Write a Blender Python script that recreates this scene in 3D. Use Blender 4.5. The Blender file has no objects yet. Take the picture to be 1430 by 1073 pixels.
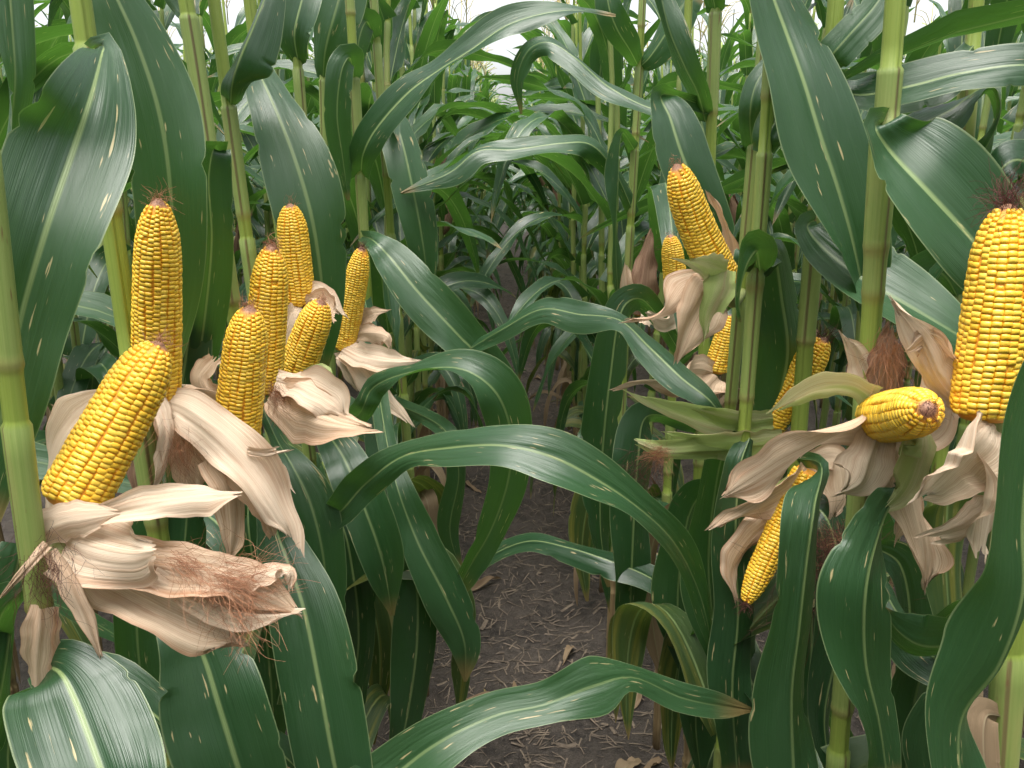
import bpy, bmesh, math, random
import numpy as np
from mathutils import Vector, Matrix

R = math.radians
rng = np.random.default_rng(11)
random.seed(11)
scene = bpy.context.scene
col = scene.collection

# ------------------------------------------------------------------ camera
CAM_H, PITCH, F_PX, W_PX, H_PX = 1.5, R(16.2), 1158.0, 1430.0, 1073.0
cam_data = bpy.data.cameras.new('camera')
cam = bpy.data.objects.new('camera', cam_data)
col.objects.link(cam)
cam.location = (0, 0, CAM_H)
cam.rotation_euler = (math.pi / 2 - PITCH, 0, 0)
cam_data.sensor_fit = 'HORIZONTAL'
cam_data.sensor_width = 36.0
cam_data.lens = 36.0 * F_PX / W_PX
cam_data.clip_start = 0.02
cam_data.clip_end = 2000
scene.camera = cam

# ------------------------------------------------------------------ sky, sun, exposure
SUN_EL, SUN_ROT = R(76), R(200)
world = bpy.data.worlds.new('World')
scene.world = world
world.use_nodes = True
wn = world.node_tree
wn.nodes.clear()
sky = wn.nodes.new('ShaderNodeTexSky')
sky.sky_type = 'NISHITA'
sky.sun_disc = False
sky.sun_elevation = SUN_EL
sky.sun_rotation = SUN_ROT
sky.dust_density = 4.0
sky.air_density = 1.0
hsv = wn.nodes.new('ShaderNodeHueSaturation')
hsv.inputs['Saturation'].default_value = 0.22      # overcast: a grey-white sky all over
bg = wn.nodes.new('ShaderNodeBackground')
bg.inputs['Strength'].default_value = 0.095
wo = wn.nodes.new('ShaderNodeOutputWorld')
wn.links.new(sky.outputs[0], hsv.inputs['Color'])
wn.links.new(hsv.outputs[0], bg.inputs['Color'])
wn.links.new(bg.outputs[0], wo.inputs['Surface'])

sun_d = bpy.data.lights.new('sun', 'SUN')
sun_d.energy = 1.5
sun_d.angle = R(50)
sun_d.color = (1.0, 0.96, 0.9)
sun = bpy.data.objects.new('sun', sun_d)
col.objects.link(sun)
# the sky's sun_rotation runs clockwise from +Y
sdir = Vector((math.sin(SUN_ROT) * math.cos(SUN_EL), math.cos(SUN_ROT) * math.cos(SUN_EL), math.sin(SUN_EL)))
sun.rotation_euler = (-sdir).to_track_quat('-Z', 'Y').to_euler()
sun.location = sdir * 30

vs = scene.view_settings
vs.view_transform = 'Standard'
vs.look = 'None'
vs.gamma = 1
vs.exposure = 1.95
vs.use_curve_mapping = False
scene.render.engine = 'CYCLES'
scene.cycles.max_bounces = 5
scene.cycles.diffuse_bounces = 3
scene.cycles.glossy_bounces = 2
scene.cycles.transmission_bounces = 4
scene.cycles.transparent_max_bounces = 6
scene.cycles.caustics_reflective = False
scene.cycles.caustics_refractive = False

# ------------------------------------------------------------------ geometry helpers
CP, SP = math.cos(PITCH), math.sin(PITCH)

def P(x, y, Y):
    """a point of the field seen along pixel (x, y), Y metres down the aisle"""
    a = (x - W_PX / 2) / F_PX
    b = (H_PX / 2 - y) / F_PX
    d = np.array([a, CP + b * SP, -SP + b * CP])
    d = d * (Y / d[1])
    return np.array([d[0], Y, CAM_H + d[2]])

def crom(pts, n):
    """Catmull-Rom through the rows of pts (chord-length parameter on the first 3 columns)"""
    p = np.asarray(pts, float)
    if len(p) == 2:
        t = np.linspace(0, 1, n)[:, None]
        return p[0] * (1 - t) + p[1] * t
    seg = np.sqrt(np.linalg.norm(np.diff(p[:, :3], axis=0), axis=1)) + 1e-6
    k = np.concatenate([[0], np.cumsum(seg)])
    m = np.zeros_like(p)
    m[1:-1] = (p[2:] - p[:-2]) / (k[2:] - k[:-2])[:, None]
    m[0] = (p[1] - p[0]) / seg[0]
    m[-1] = (p[-1] - p[-2]) / seg[-1]
    # even arc length sampling
    fine = np.linspace(0, k[-1], 400)
    def ev(tt):
        i = np.clip(np.searchsorted(k, tt, side='right') - 1, 0, len(k) - 2)
        h = (k[i + 1] - k[i])
        s = ((tt - k[i]) / h)[:, None]
        h = h[:, None]
        return ((2*s**3 - 3*s**2 + 1) * p[i] + (s**3 - 2*s**2 + s) * h * m[i]
                + (-2*s**3 + 3*s**2) * p[i+1] + (s**3 - s**2) * h * m[i+1])
    q = ev(fine)
    L = np.concatenate([[0], np.cumsum(np.linalg.norm(np.diff(q[:, :3], axis=0), axis=1))])
    tt = np.interp(np.linspace(0, L[-1], n), L, fine)
    return ev(tt)

def norm(v):
    return v / (np.linalg.norm(v, axis=-1, keepdims=True) + 1e-12)

class Mesh:
    """collects vertices, faces, uvs and a point colour; build() makes one mesh"""
    def __init__(self):
        self.v, self.f, self.uv, self.c, self.n = [], [], [], [], 0
    def add(self, v, f, uv=None, c=None):
        v = np.asarray(v, float)
        self.v.append(v)
        self.f += [tuple(i + self.n for i in q) for q in f]
        self.uv.append(np.zeros((len(v), 2)) if uv is None else np.asarray(uv, float))
        cc = np.ones((len(v), 4)) * 0.5
        if c is not None:
            c = np.asarray(c, float)
            if c.ndim == 1:
                c = np.repeat(c[:, None], 3, 1)
            cc[:, :c.shape[1]] = c
        cc[:, 3] = 1
        self.c.append(cc)
        self.n += len(v)
        return self
    def mesh(self, name, mat, smooth=True):
        me = bpy.data.meshes.new(name)
        v = np.concatenate(self.v)
        me.from_pydata(v.tolist(), [], self.f)
        me.materials.append(mat)
        uv = np.concatenate(self.uv)
        li = np.empty(len(me.loops), dtype=np.int32)
        me.loops.foreach_get('vertex_index', li)
        l = me.uv_layers.new(name='UVMap')
        l.data.foreach_set('uv', uv[li].astype(np.float32).ravel())
        a = me.color_attributes.new('tone', 'FLOAT_COLOR', 'POINT')
        a.data.foreach_set('color', np.concatenate(self.c).astype(np.float32).ravel())
        if smooth:
            me.polygons.foreach_set('use_smooth', [True] * len(me.polygons))
        me.update()
        return me

def link(name, me, parent=None, mtx=None):
    o = bpy.data.objects.new(name, me)
    col.objects.link(o)
    if parent is not None:
        o.parent = parent
    if mtx is not None:
        o.matrix_local = mtx
    return o

def tag(o, label=None, cat=None, group=None, kind=None):
    if label: o['label'] = label
    if cat: o['category'] = cat
    if group: o['group'] = group
    if kind: o['kind'] = kind
    return o

def grid_faces(n, m):
    return [(i*m + j, i*m + j + 1, (i+1)*m + j + 1, (i+1)*m + j) for i in range(n-1) for j in range(m-1)]

def ribbon(mb, C, S, fold=0.25, ruffle=0.12, freq=14.0, across=9, cup=0.0, rib=0.0016, face=1.0,
           wrinkle=0.0, seed=0, curl=0.0):
    """a leaf blade: centre line C (n,3), half-width vectors S (n,3)"""
    rg = np.random.default_rng(seed)
    n = len(C)
    T = norm(np.gradient(C, axis=0))
    N = norm(np.cross(S, T)) * face
    hw = np.linalg.norm(S, axis=1)
    s = np.concatenate([[0], np.cumsum(np.linalg.norm(np.diff(C, axis=0), axis=1))])
    t = s / s[-1]
    us = np.linspace(-1, 1, across)
    us = np.sign(us) * np.abs(us) ** 1.15
    ph = rg.uniform(0, 6.28, 6)
    nick = np.ones((2, n))
    if not wrinkle and n > 40:
        for q in range(2):
            for _ in range(rg.integers(0, 4)):
                nick[q] -= rg.uniform(.04, .22) * np.exp(-((t - rg.uniform(.25, .95)) / .011) ** 2)
    fr = freq * rg.uniform(0.8, 1.25, 4)
    V = np.zeros((n, across, 3)); UV = np.zeros((n, across, 2))
    env = np.clip(t / 0.12, 0, 1) * np.clip((1 - t) / 0.1, 0, 1)
    for j, u in enumerate(us):
        k = 0 if u < 0 else 1
        ruf = (np.sin(fr[k] * s + ph[k]) + 0.5 * np.sin(fr[k+2] * 1.9 * s + ph[k+2])) * env
        off = fold * hw * abs(u) ** 1.25 - 0.45 * curl * hw * abs(u) ** 4 + ruffle * 0.045 * np.minimum(1, hw / 0.03) * abs(u) ** 2 * ruf
        if wrinkle and j == 0:
            wj = np.interp(t, np.linspace(0, 1, 12), rg.uniform(.86, 1.14, 12))
            S = S * wj[:, None]; hw = hw * wj
            tipn = np.cumsum(rg.normal(0, .5, across)); tipn -= tipn.mean()
        off = off + cup * np.exp(-(t / 0.05) ** 2) * hw * u * u
        if wrinkle:
            off = off + wrinkle * (np.arcsin(np.sin(u * 7 + ph[4] + 1.6 * np.sin(s * 14 + ph[1]))) * 0.4 + np.sin(s * 70 + u * 5 + ph[5]) * 0.45
                                   + np.sin(u * 21 + ph[2] + s * 9) * 0.2 + np.sin(u * 43 + ph[3] + 1.5 * np.sin(s * 35)) * .15)
        if abs(u) < 0.05:
            off = off - rib
        lat = u * (1 - 0.10 * fold) * (nick[k] if abs(u) > .95 else 1.0)
        V[:, j] = C + S * np.broadcast_to(lat, (n,))[:, None] + N * off[:, None]
        if wrinkle:
            V[:, j] += T * (tipn[j] * .006 * t ** 4)[:, None]
        UV[:, j, 0] = 0.5 + 0.5 * u
        UV[:, j, 1] = s
    tone = np.repeat(t[:, None], across, 1).ravel()
    mb.add(V.reshape(-1, 3), grid_faces(n, across), UV.reshape(-1, 2), tone)
    return mb

def tube(mb, C, rad, sides=8, tone=None, cap=True, spiral=0.0, phase=0.0):
    C = np.asarray(C, float); n = len(C)
    rad = np.broadcast_to(np.asarray(rad, float), (n,))
    T = norm(np.gradient(C, axis=0))
    ref = np.array([0., 1., 0.]) if abs(T[0][1]) < 0.8 else np.array([1., 0., 0.])
    A = norm(np.cross(T, ref)); B = norm(np.cross(T, A))
    th = np.linspace(0, 2*math.pi, sides + 1) + phase
    sp = 1 + spiral * (np.linspace(0, 1, sides + 1) - 0.5)
    V = C[:, None] + rad[:, None, None] * sp[None, :, None] * (np.cos(th)[None, :, None] * A[:, None] + np.sin(th)[None, :, None] * B[:, None])
    s = np.concatenate([[0], np.cumsum(np.linalg.norm(np.diff(C, axis=0), axis=1))])
    UV = np.stack(np.broadcast_arrays(np.linspace(0, 1, sides + 1)[None, :], s[:, None]), -1)
    f = grid_faces(n, sides + 1)
    if spiral:
        f += [(i*(sides+1) + sides, i*(sides+1), (i+1)*(sides+1), (i+1)*(sides+1) + sides) for i in range(n-1)]
    if cap:
        f.append(tuple(range(sides, -1, -1))[:-1])
        f.append(tuple((n-1)*(sides+1) + i for i in range(sides)))
    if tone is None: tone = np.zeros((n, 3))
    tone = np.asarray(tone, float)
    if tone.ndim == 1: tone = np.repeat(tone[:, None], 3, 1)
    mb.add(V.reshape(-1, 3), f, UV.reshape(-1, 2), np.repeat(tone, sides + 1, 0))
    return mb

# ------------------------------------------------------------------ materials
class NT:
    def __init__(self, name):
        self.m = bpy.data.materials.new(name); self.m.use_nodes = True
        self.t = self.m.node_tree; self.t.nodes.clear()
        self.out = self.t.nodes.new('ShaderNodeOutputMaterial')
    def n(self, typ, **kw):
        nd = self.t.nodes.new('ShaderNode' + typ)
        for k, v in kw.items():
            if k.startswith('p_'): setattr(nd, k[2:], v)
        for k, v in kw.items():
            if k.startswith('p_'): continue
            key = int(k[1:]) if k[0] == 'i' and k[1:].isdigit() else k.replace('_', ' ')
            self.set(nd.inputs[key], v)
        return nd
    def set(self, sock, v):
        if hasattr(v, 'is_output') : self.t.links.new(v, sock)
        elif hasattr(v, 'outputs'): self.t.links.new(v.outputs[0], sock)
        else:
            if isinstance(v, tuple) and len(v) == 3 and sock.type == 'RGBA': v = (*v, 1)
            sock.default_value = v
    def math(self, op, a, b=0.0, c=0.0):
        return self.n('Math', p_operation=op, i0=a, i1=b, i2=c).outputs[0]
    def ramp(self, x, lo, hi, a=0.0, b=1.0):
        return self.n('MapRange', p_interpolation_type='SMOOTHSTEP', i0=x, i1=lo, i2=hi, i3=a, i4=b).outputs[0]
    def mix(self, f, a, b, mode='MIX'):
        nd = self.t.nodes.new('ShaderNodeMix'); nd.data_type = 'RGBA'; nd.blend_type = mode
        self.set(nd.inputs[0], f); self.set(nd.inputs[6], a); self.set(nd.inputs[7], b)
        return nd.outputs[2]
    def noise(self, vec, scale, detail=3.0, rough=0.55):
        return self.n('TexNoise', Vector=vec, Scale=scale, Detail=detail, Roughness=rough).outputs[0]
    def uv3(self, su, sv, seed=None):
        uv = self.n('UVMap')
        sep = self.n('SeparateXYZ', i0=uv.outputs[0])
        z = 0.0
        if seed is None:
            seed = self.math('MULTIPLY', self.n('ObjectInfo').outputs['Random'], 37.0)
        return self.n('CombineXYZ', i0=self.math('MULTIPLY', sep.outputs[0], su), i1=self.math('MULTIPLY', sep.outputs[1], sv), i2=seed).outputs[0]
    def uvs(self):
        sep = self.n('SeparateXYZ', i0=self.n('UVMap').outputs[0])
        return sep.outputs[0], sep.outputs[1]
    def rand(self): return self.n('ObjectInfo').outputs['Random']
    def done(self, sh):
        self.t.links.new(sh if hasattr(sh, 'is_output') else sh.outputs[0], self.out.inputs['Surface'])
        return self.m

def leaf_material(name, dark, light, trans, flecks=1.0, age=0.0, rough=0.37, transmix=0.22):
    k = NT(name)
    u, v = k.uvs()
    d = k.math('MULTIPLY', k.math('ABSOLUTE', k.math('SUBTRACT', u, 0.5)), 2.0)
    rib = k.ramp(d, 0.02, 0.075, 1.0, 0.0)
    edge = k.ramp(d, 0.965, 0.985)
    r = k.rand()
    base = k.mix(r, dark, light)
    broad = k.noise(k.uv3(2.0, 5.0), 1.0, 2.0)
    base = k.mix(k.ramp(broad, 0.3, 0.75), base, k.mix(0.5, base, light))
    vein = k.noise(k.uv3(75.0, 1.2), 1.0, 2.0)
    base = k.mix(k.ramp(vein, 0.35, 0.7, 0.0, 0.3), base, k.mix(0.5, base, (light[0]*1.7, light[1]*1.5, light[2]*1.6)))
    if age:
        ag = k.noise(k.uv3(5.0, 3.0), 1.0, 3.0)
        base = k.mix(k.ramp(ag, 0.46, 0.66, 0.0, .9), base, (0.20, 0.19, 0.035))
        base = k.mix(k.ramp(ag, 0.64, 0.72), base, (0.22, 0.13, 0.05))
    if flecks:
        fl = k.noise(k.uv3(22.0, 22.0), 1.0, 2.0)
        base = k.mix(k.ramp(fl, 0.685, 0.72, 0.0, 0.9), base, (0.46, 0.38, 0.19))
    tl = k.n('SeparateColor', i0=k.n('Attribute', p_attribute_name='tone').outputs['Color']).outputs[0]
    base = k.mix(k.math('MULTIPLY', rib, k.math('SUBTRACT', 0.9, k.math('ADD', k.math('MULTIPLY', tl, 0.45), k.math('MULTIPLY', r, 0.25)))), base, (0.29, 0.38, 0.15) if flecks else (0.36, 0.28, 0.18))
    base = k.mix(k.math('MULTIPLY', edge, 0.4), base, (0.34, 0.40, 0.2) if flecks else (0.3, 0.22, 0.14))
    wav = k.noise(k.uv3(4.5, 9.0), 1.0, 2.0)
    base = k.mix(k.ramp(tl, 0.93, 0.99, 0.0, 0.8), base, (0.26, 0.17, 0.07))
    h = k.math('ADD', k.math('MULTIPLY', vein, 0.4), k.math('MULTIPLY', wav, 2.6))
    bump = k.n('Bump', Strength=0.35, Distance=0.003, Height=h)
    ro = k.ramp(broad, 0.3, 0.7, rough - 0.08, rough + 0.1)
    pr = k.n('BsdfPrincipled', Base_Color=base, Roughness=ro, Normal=bump.outputs[0])
    pr.inputs['Specular IOR Level'].default_value = 0.6
    tr = k.n('BsdfTranslucent', Color=k.mix(k.math('MULTIPLY', rib, 0.7), trans, (0.25, 0.4, 0.1)))
    mx = k.n('MixShader', i0=transmix, i1=pr.outputs[0], i2=tr.outputs[0])
    return k.done(mx)

M = {}
M['leaf'] = leaf_material('leaf_green', (0.012, 0.044, 0.017), (0.028, 0.077, 0.027), (0.12, 0.31, 0.035))
M['leaf_old'] = leaf_material('leaf_yellowing', (0.022, 0.06, 0.018), (0.045, 0.085, 0.022), (0.16, 0.24, 0.03), 1.2, 1.0, 0.5)
M['leaf_dry'] = leaf_material('leaf_dry', (0.17, 0.11, 0.06), (0.30, 0.22, 0.13), (0.3, 0.2, 0.1), 0.0, 0.0, 0.75, 0.2)

def stalk_material():
    k = NT('stalk')
    u, v = k.uvs()
    at = k.n('Attribute', p_attribute_name='tone')
    sp = k.n('SeparateColor', i0=at.outputs['Color'])
    node, dry, sheath = sp.outputs[0], sp.outputs[1], sp.outputs[2]
    fib = k.noise(k.uv3(50.0, 3.0), 1.0, 2.0)
    base = k.mix(fib, (0.17, 0.25, 0.035), (0.28, 0.34, 0.07))
    shc = k.mix(fib, (0.15, 0.225, 0.05), (0.28, 0.335, 0.105))
    shc = k.mix(k.ramp(k.noise(k.uv3(3.0, 9.0), 1.0), 0.5, 0.75, 0.0, 0.6), shc, (0.30, 0.30, 0.10))
    base = k.mix(sheath, base, shc)
    seam = k.ramp(k.math('ABSOLUTE', k.math('SUBTRACT', u, 0.5)), 0.465, 0.49)
    base = k.mix(k.math('MULTIPLY', seam, k.math('MULTIPLY', sheath, 0.65)), base, (0.13, 0.06, 0.04))
    base = k.mix(k.ramp(k.noise(k.uv3(9.0, 22.0), 1.0, 3.0), 0.66, 0.74, 0.0, 0.7), base, (0.15, 0.075, 0.035))
    base = k.mix(k.math('MULTIPLY', node, 0.5), base, (0.23, 0.17, 0.06))
    base = k.mix(dry, base, k.mix(k.noise(k.uv3(14.0, 4.0), 1.0, 3.0), (0.14, 0.085, 0.04), (0.36, 0.27, 0.14)))
    bump = k.n('Bump', Strength=0.4, Distance=0.001, Height=fib)
    return k.done(k.n('BsdfPrincipled', Base_Color=base, Roughness=0.45, Normal=bump.outputs[0]))
M['stalk'] = stalk_material()

def husk_material(name, a, b, stain, green=0.0, stain_amt=1.0):
    k = NT(name)
    u, v = k.uvs()
    fib = k.noise(k.uv3(75.0, 1.6), 1.0, 4.0, 0.65)
    base = k.mix(k.ramp(fib, 0.36, 0.62), a, b)
    base = k.mix(k.ramp(k.noise(k.uv3(28.0, 1.3), 1.0, 2.0), 0.58, 0.7, 0.0, 0.5 * stain_amt), base, stain)
    big = k.noise(k.uv3(4.0, 11.0), 1.0, 4.0)
    base = k.mix(k.ramp(big, 0.5, 0.78, 0.0, 0.8 * stain_amt), base, stain)
    d = k.math('MULTIPLY', k.math('ABSOLUTE', k.math('SUBTRACT', u, 0.5)), 2.0)
    base = k.mix(k.math('MULTIPLY', k.ramp(d, 0.8, 1.0), 0.4 * stain_amt), base, stain)
    if green:
        base = k.mix(k.ramp(k.noise(k.uv3(2.5, 7.0), 1.0, 2.0), 0.62 - 0.3 * green, 0.75 - 0.2 * green), base, (0.42, 0.52, 0.18))
    bump = k.n('Bump', Strength=0.8, Distance=0.0016, Height=k.math('ADD', fib, k.math('MULTIPLY', big, 1.5)))
    pr = k.n('BsdfPrincipled', Base_Color=base, Roughness=0.58, Normal=bump.outputs[0])
    pr.inputs['Specular IOR Level'].default_value = 0.35
    tr = k.n('BsdfTranslucent', Color=base)
    return k.done(k.n('MixShader', i0=0.25, i1=pr.outputs[0], i2=tr.outputs[0]))
M['husk'] = husk_material('husk_tan', (0.62, 0.42, 0.27), (0.82, 0.64, 0.47), (0.46, 0.22, 0.115))
M['husk_pale'] = husk_material('husk_pale', (0.70, 0.52, 0.37), (0.86, 0.71, 0.55), (0.56, 0.31, 0.18), 0.0, 0.7)
M['husk_green'] = husk_material('husk_green', (0.50, 0.52, 0.24), (0.66, 0.64, 0.38), (0.46, 0.28, 0.15), 0.9, 0.8)
M['husk_brown'] = husk_material('husk_brown', (0.22, 0.12, 0.08), (0.40, 0.26, 0.17), (0.12, 0.05, 0.035))

def kernel_material():
    k = NT('kernel')
    at = k.n('Attribute', p_attribute_name='tone')
    sp = k.n('SeparateColor', i0=at.outputs['Color'])
    r = k.math('FRACT', k.math('ADD', sp.outputs[0], k.math('MULTIPLY', k.rand(), 7.31)))
    top = k.mix(r, (0.80, 0.47, 0.028), (0.86, 0.59, 0.075))
    side = k.mix(r, (0.76, 0.36, 0.015), (0.80, 0.43, 0.02))
    base = k.mix(k.ramp(sp.outputs[1], 0.25, 1.0), side, top)
    pr = k.n('BsdfPrincipled', Base_Color=base, Roughness=0.36)
    pr.inputs['Specular IOR Level'].default_value = 0.5
    return k.done(pr)
M['kernel'] = kernel_material()

def plain(name, a, b, scale=300.0, rough=0.7, spec=0.3):
    k = NT(name)
    tc = k.n('TexCoord')
    base = k.mix(k.noise(tc.outputs['Object'], scale), a, b)
    pr = k.n('BsdfPrincipled', Base_Color=base, Roughness=rough)
    pr.inputs['Specular IOR Level'].default_value = spec
    return k.done(pr)
def cob_material():
    k = NT('cob')
    tl = k.n('SeparateColor', i0=k.n('Attribute', p_attribute_name='tone').outputs['Color']).outputs[0]
    nz = k.noise(k.n('TexCoord').outputs['Object'], 400.0)
    base = k.mix(nz, (0.72, 0.27, 0.02), (0.78, 0.38, 0.05))
    base = k.mix(k.ramp(tl, 0.955, 0.985), base, k.mix(nz, (0.13, 0.05, 0.03), (0.42, 0.22, 0.13)))
    return k.done(k.n('BsdfPrincipled', Base_Color=base, Roughness=0.6))
M['cob'] = cob_material()
M['silk'] = plain('silk_russet', (0.22, 0.075, 0.035), (0.48, 0.25, 0.14), 160.0, 0.5)
M['silk_dark'] = plain('silk_dark', (0.035, 0.012, 0.012), (0.15, 0.05, 0.04), 90.0, 0.6)
M['straw'] = plain('straw', (0.03, 0.023, 0.019), (0.30, 0.235, 0.175), 34.0, 0.85)
M['tassel'] = plain('tassel', (0.34, 0.30, 0.10), (0.48, 0.40, 0.20), 30.0, 0.7)

def soil_material():
    k = NT('soil')
    tc = k.n('TexCoord').outputs['Object']
    n1 = k.noise(tc, 5.0, 6.0); n2 = k.noise(tc, 32.0, 7.0, 0.75); n3 = k.noise(tc, 190.0, 3.0)
    base = k.mix(k.ramp(n1, 0.35, 0.65), (0.030, 0.024, 0.020), (0.082, 0.065, 0.053))
    base = k.mix(k.ramp(n2, 0.35, 0.7), base, (0.105, 0.085, 0.069))
    base = k.mix(k.ramp(n3, 0.6, 0.72, 0.0, 0.6), base, (0.15, 0.12, 0.095))
    bump = k.n('Bump', Strength=1.0, Distance=0.022, Height=k.math('ADD', n2, k.math('MULTIPLY', n3, 0.4)))
    return k.done(k.n('BsdfPrincipled', Base_Color=base, Roughness=0.9, Normal=bump.outputs[0]))
M['soil'] = soil_material()

# ------------------------------------------------------------------ ground
def smooth_noise(x, y, seed, octs=((1.2, .02), (3.7, .012), (11.0, .007), (29.0, .0045))):
    rg = np.random.default_rng(seed); z = np.zeros_like(x)
    for f, a in octs:
        for _ in range(5):
            th = rg.uniform(0, 6.28); ff = f * rg.uniform(.7, 1.4)
            z += a * .45 * np.sin(ff * 6.28 * (x*math.cos(th) + y*math.sin(th)) / 2 + rg.uniform(0, 6.28))
    return z
ROW_L, ROW_R, PITCH_ROW = -0.39, 0.34, 0.76

def ground_z(x, y):
    x = np.asarray(x, float); y = np.asarray(y, float)
    return smooth_noise(x, y, 5) * np.exp(-((np.abs(x) / 6) ** 4)) * np.exp(-((np.abs(y - 4) / 12) ** 4))

def build_ground():
    xs = np.concatenate([[-400, -80, -20, -8], np.linspace(-3, -.75, 50), np.linspace(-.73, .73, 90), np.linspace(.75, 3, 50), [8, 20, 80, 400]])
    ys = np.concatenate([[-400, -60, -10, -2, 0], np.linspace(.8, 5, 240), np.linspace(5.05, 12, 110), [16, 25, 60, 150, 500]])
    X, Y = np.meshgrid(xs, ys)
    Z = ground_z(X, Y)
    mb = Mesh().add(np.stack([X, Y, Z], -1).reshape(-1, 3), grid_faces(len(ys), len(xs)))
    o = link('ground', mb.mesh('ground', M['soil']))
    tag(o, 'dark trampled soil of the path and field floor', kind='structure')
build_ground()

def build_litter():
    mb = Mesh()
    rg = np.random.default_rng(3)
    n = 8500
    for i in range(n):
        y = 1.2 + 7.5 * rg.random() ** 1.5
        x = rg.normal(0, .55)
        L = rg.uniform(.015, .07); w = rg.uniform(.0007, .0024) * (3.2 if rg.random() < .07 else 1)
        a = rg.uniform(0, 6.28); b = rg.uniform(-.007, .007)
        d = np.array([math.cos(a), math.sin(a)]); q = np.array([-d[1], d[0]])
        pts = [np.array([x, y]) + d * L * s + q * b * (s * s - .25) for s in (-.5, 0, .5)]
        z = [float(ground_z(p[0], p[1])) + rg.uniform(.001, .006) for p in pts]
        V = []
        for p, zz in zip(pts, z):
            V += [[*(p + q * w), zz], [*p, zz + w * .5], [*(p - q * w), zz]]
        mb.add(V, grid_faces(3, 3))
    o = link('straw_litter', mb.mesh('straw_litter', M['straw'], False))
    tag(o, 'chopped straw and dead stem bits strewn over the soil', 'straw', kind='stuff')
build_litter()

# ------------------------------------------------------------------ plant pieces
def blade_width(t, base=0.72):
    up = base + (1 - base) * np.clip(t / 0.22, 0, 1) ** 0.8
    return up * np.clip(1 - t ** 2.4, 0, 1) ** 0.75

def free_leaf(rg, L, W, az, e0, droop, n=26, across=7, at=(0, 0, 0), sway=0.25, roll=0.0, r0=0.01, twist=0.5, ruffle=0.22, seed=None):
    """a blade that rises from its collar and arches over; local coordinates"""
    t = np.linspace(0, 1, n)
    kink = rg.uniform(0.25, 0.6); sharp = rg.uniform(0.12, 0.35)
    bend = 0.5 * (1 + np.tanh((t - kink) / sharp)); bend = (bend - bend[0]) / (bend[-1] - bend[0])
    e = e0 - droop * (0.75 * bend + 0.25 * t)
    a = az + sway * (t ** 1.5) * rg.uniform(-1, 1)
    T = np.stack([np.cos(e) * np.cos(a), np.cos(e) * np.sin(a), np.sin(e)], -1)
    C = np.concatenate([[[0, 0, 0]], np.cumsum((T[1:] + T[:-1]) / 2 * L / (n - 1), axis=0)]) + np.array(at) + np.array([math.cos(az), math.sin(az), 0]) * r0
    side = np.stack([-np.sin(a), np.cos(a), np.zeros(n)], -1)
    up = norm(np.cross(T, side))
    rl = roll * t + twist * (t ** 1.3) * rg.uniform(-1, 1) * 1.6 + 0.25 * np.sin(t * 7 + rg.uniform(0, 6)) * t
    S = (side * np.cos(rl)[:, None] + up * np.sin(rl)[:, None]) * (W / 2 * np.maximum(blade_width(t), 0.012))[:, None]
    mb = Mesh()
    ribbon(mb, C, S, fold=rg.uniform(.12, .3), ruffle=ruffle, freq=rg.uniform(16, 26), across=across, cup=1.0, face=-1.0,
           seed=int(rg.integers(1e9)), rib=0.0015)
    return mb

def stalk_mesh(path, r, collars, n_sides=14, dry_to=0.35, top_r=0.45, step=0.012):
    """path: function z-> (x,y,z) polyline array; collars: heights where sheaths end; nodes 0.15 m lower"""
    C = np.asarray(path)
    s = np.concatenate([[0], np.cumsum(np.linalg.norm(np.diff(C, axis=0), axis=1))])
    L = s[-1]
    ss = [0.0, L]
    nodes = []
    for c in collars:
        nd = c - 0.15
        nodes.append(nd)
        ss += [nd - .008, nd - .004, nd, nd + .004, nd + .009, c - .03, c - .004, c, c + .003]
    ss += list(np.arange(0, L, 0.08))
    ss = np.unique(np.round(np.clip(ss, 0, L), 4))
    CC = np.stack([np.interp(ss, s, C[:, i]) for i in range(3)], -1)
    rad = np.full(len(ss), 1.0); tone = np.zeros((len(ss), 3))
    for c, nd in zip(collars, nodes):
        inside = (ss >= nd) & (ss <= c)
        rad[inside] *= 1.10 + 0.14 * np.clip((ss[inside] - nd) / .15, 0, 1)
        tone[inside, 2] = 1
        rad += 0.09 * np.exp(-((ss - nd) / .005) ** 2)
        tone[:, 0] = np.maximum(tone[:, 0], np.exp(-((ss - nd) / .006) ** 2))
    tone[:, 1] = np.clip((dry_to - ss) / .15, 0, 1)
    taper = 1 - (1 - top_r) * np.clip(ss / L, 0, 1) ** 1.6
    mb = Mesh()
    tube(mb, CC, r * rad * taper, n_sides, tone, spiral=0.12, phase=random.uniform(.7, 2.4))
    return mb

def hairs(mb, n, start, direction, spread, length, rg, rad=0.00035, droop=0.6, segs=5, curly=0.25, jitter=0.01):
    start = np.asarray(start, float); direction = np.asarray(direction, float)
    for i in range(n):
        d = norm(direction + rg.normal(0, spread, 3))
        p = start + rg.normal(0, jitter, 3)
        L = length * rg.uniform(.35, 1.1)
        pts = [p]
        for k in range(segs):
            d = norm(d + rg.normal(0, curly, 3) + np.array([0, 0, -droop / segs]))
            p = p + d * L / segs
            pts.append(p)
        tube(mb, crom(pts, 9), np.linspace(rad, rad * .6, 9), 3, cap=False)
    return mb

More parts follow.
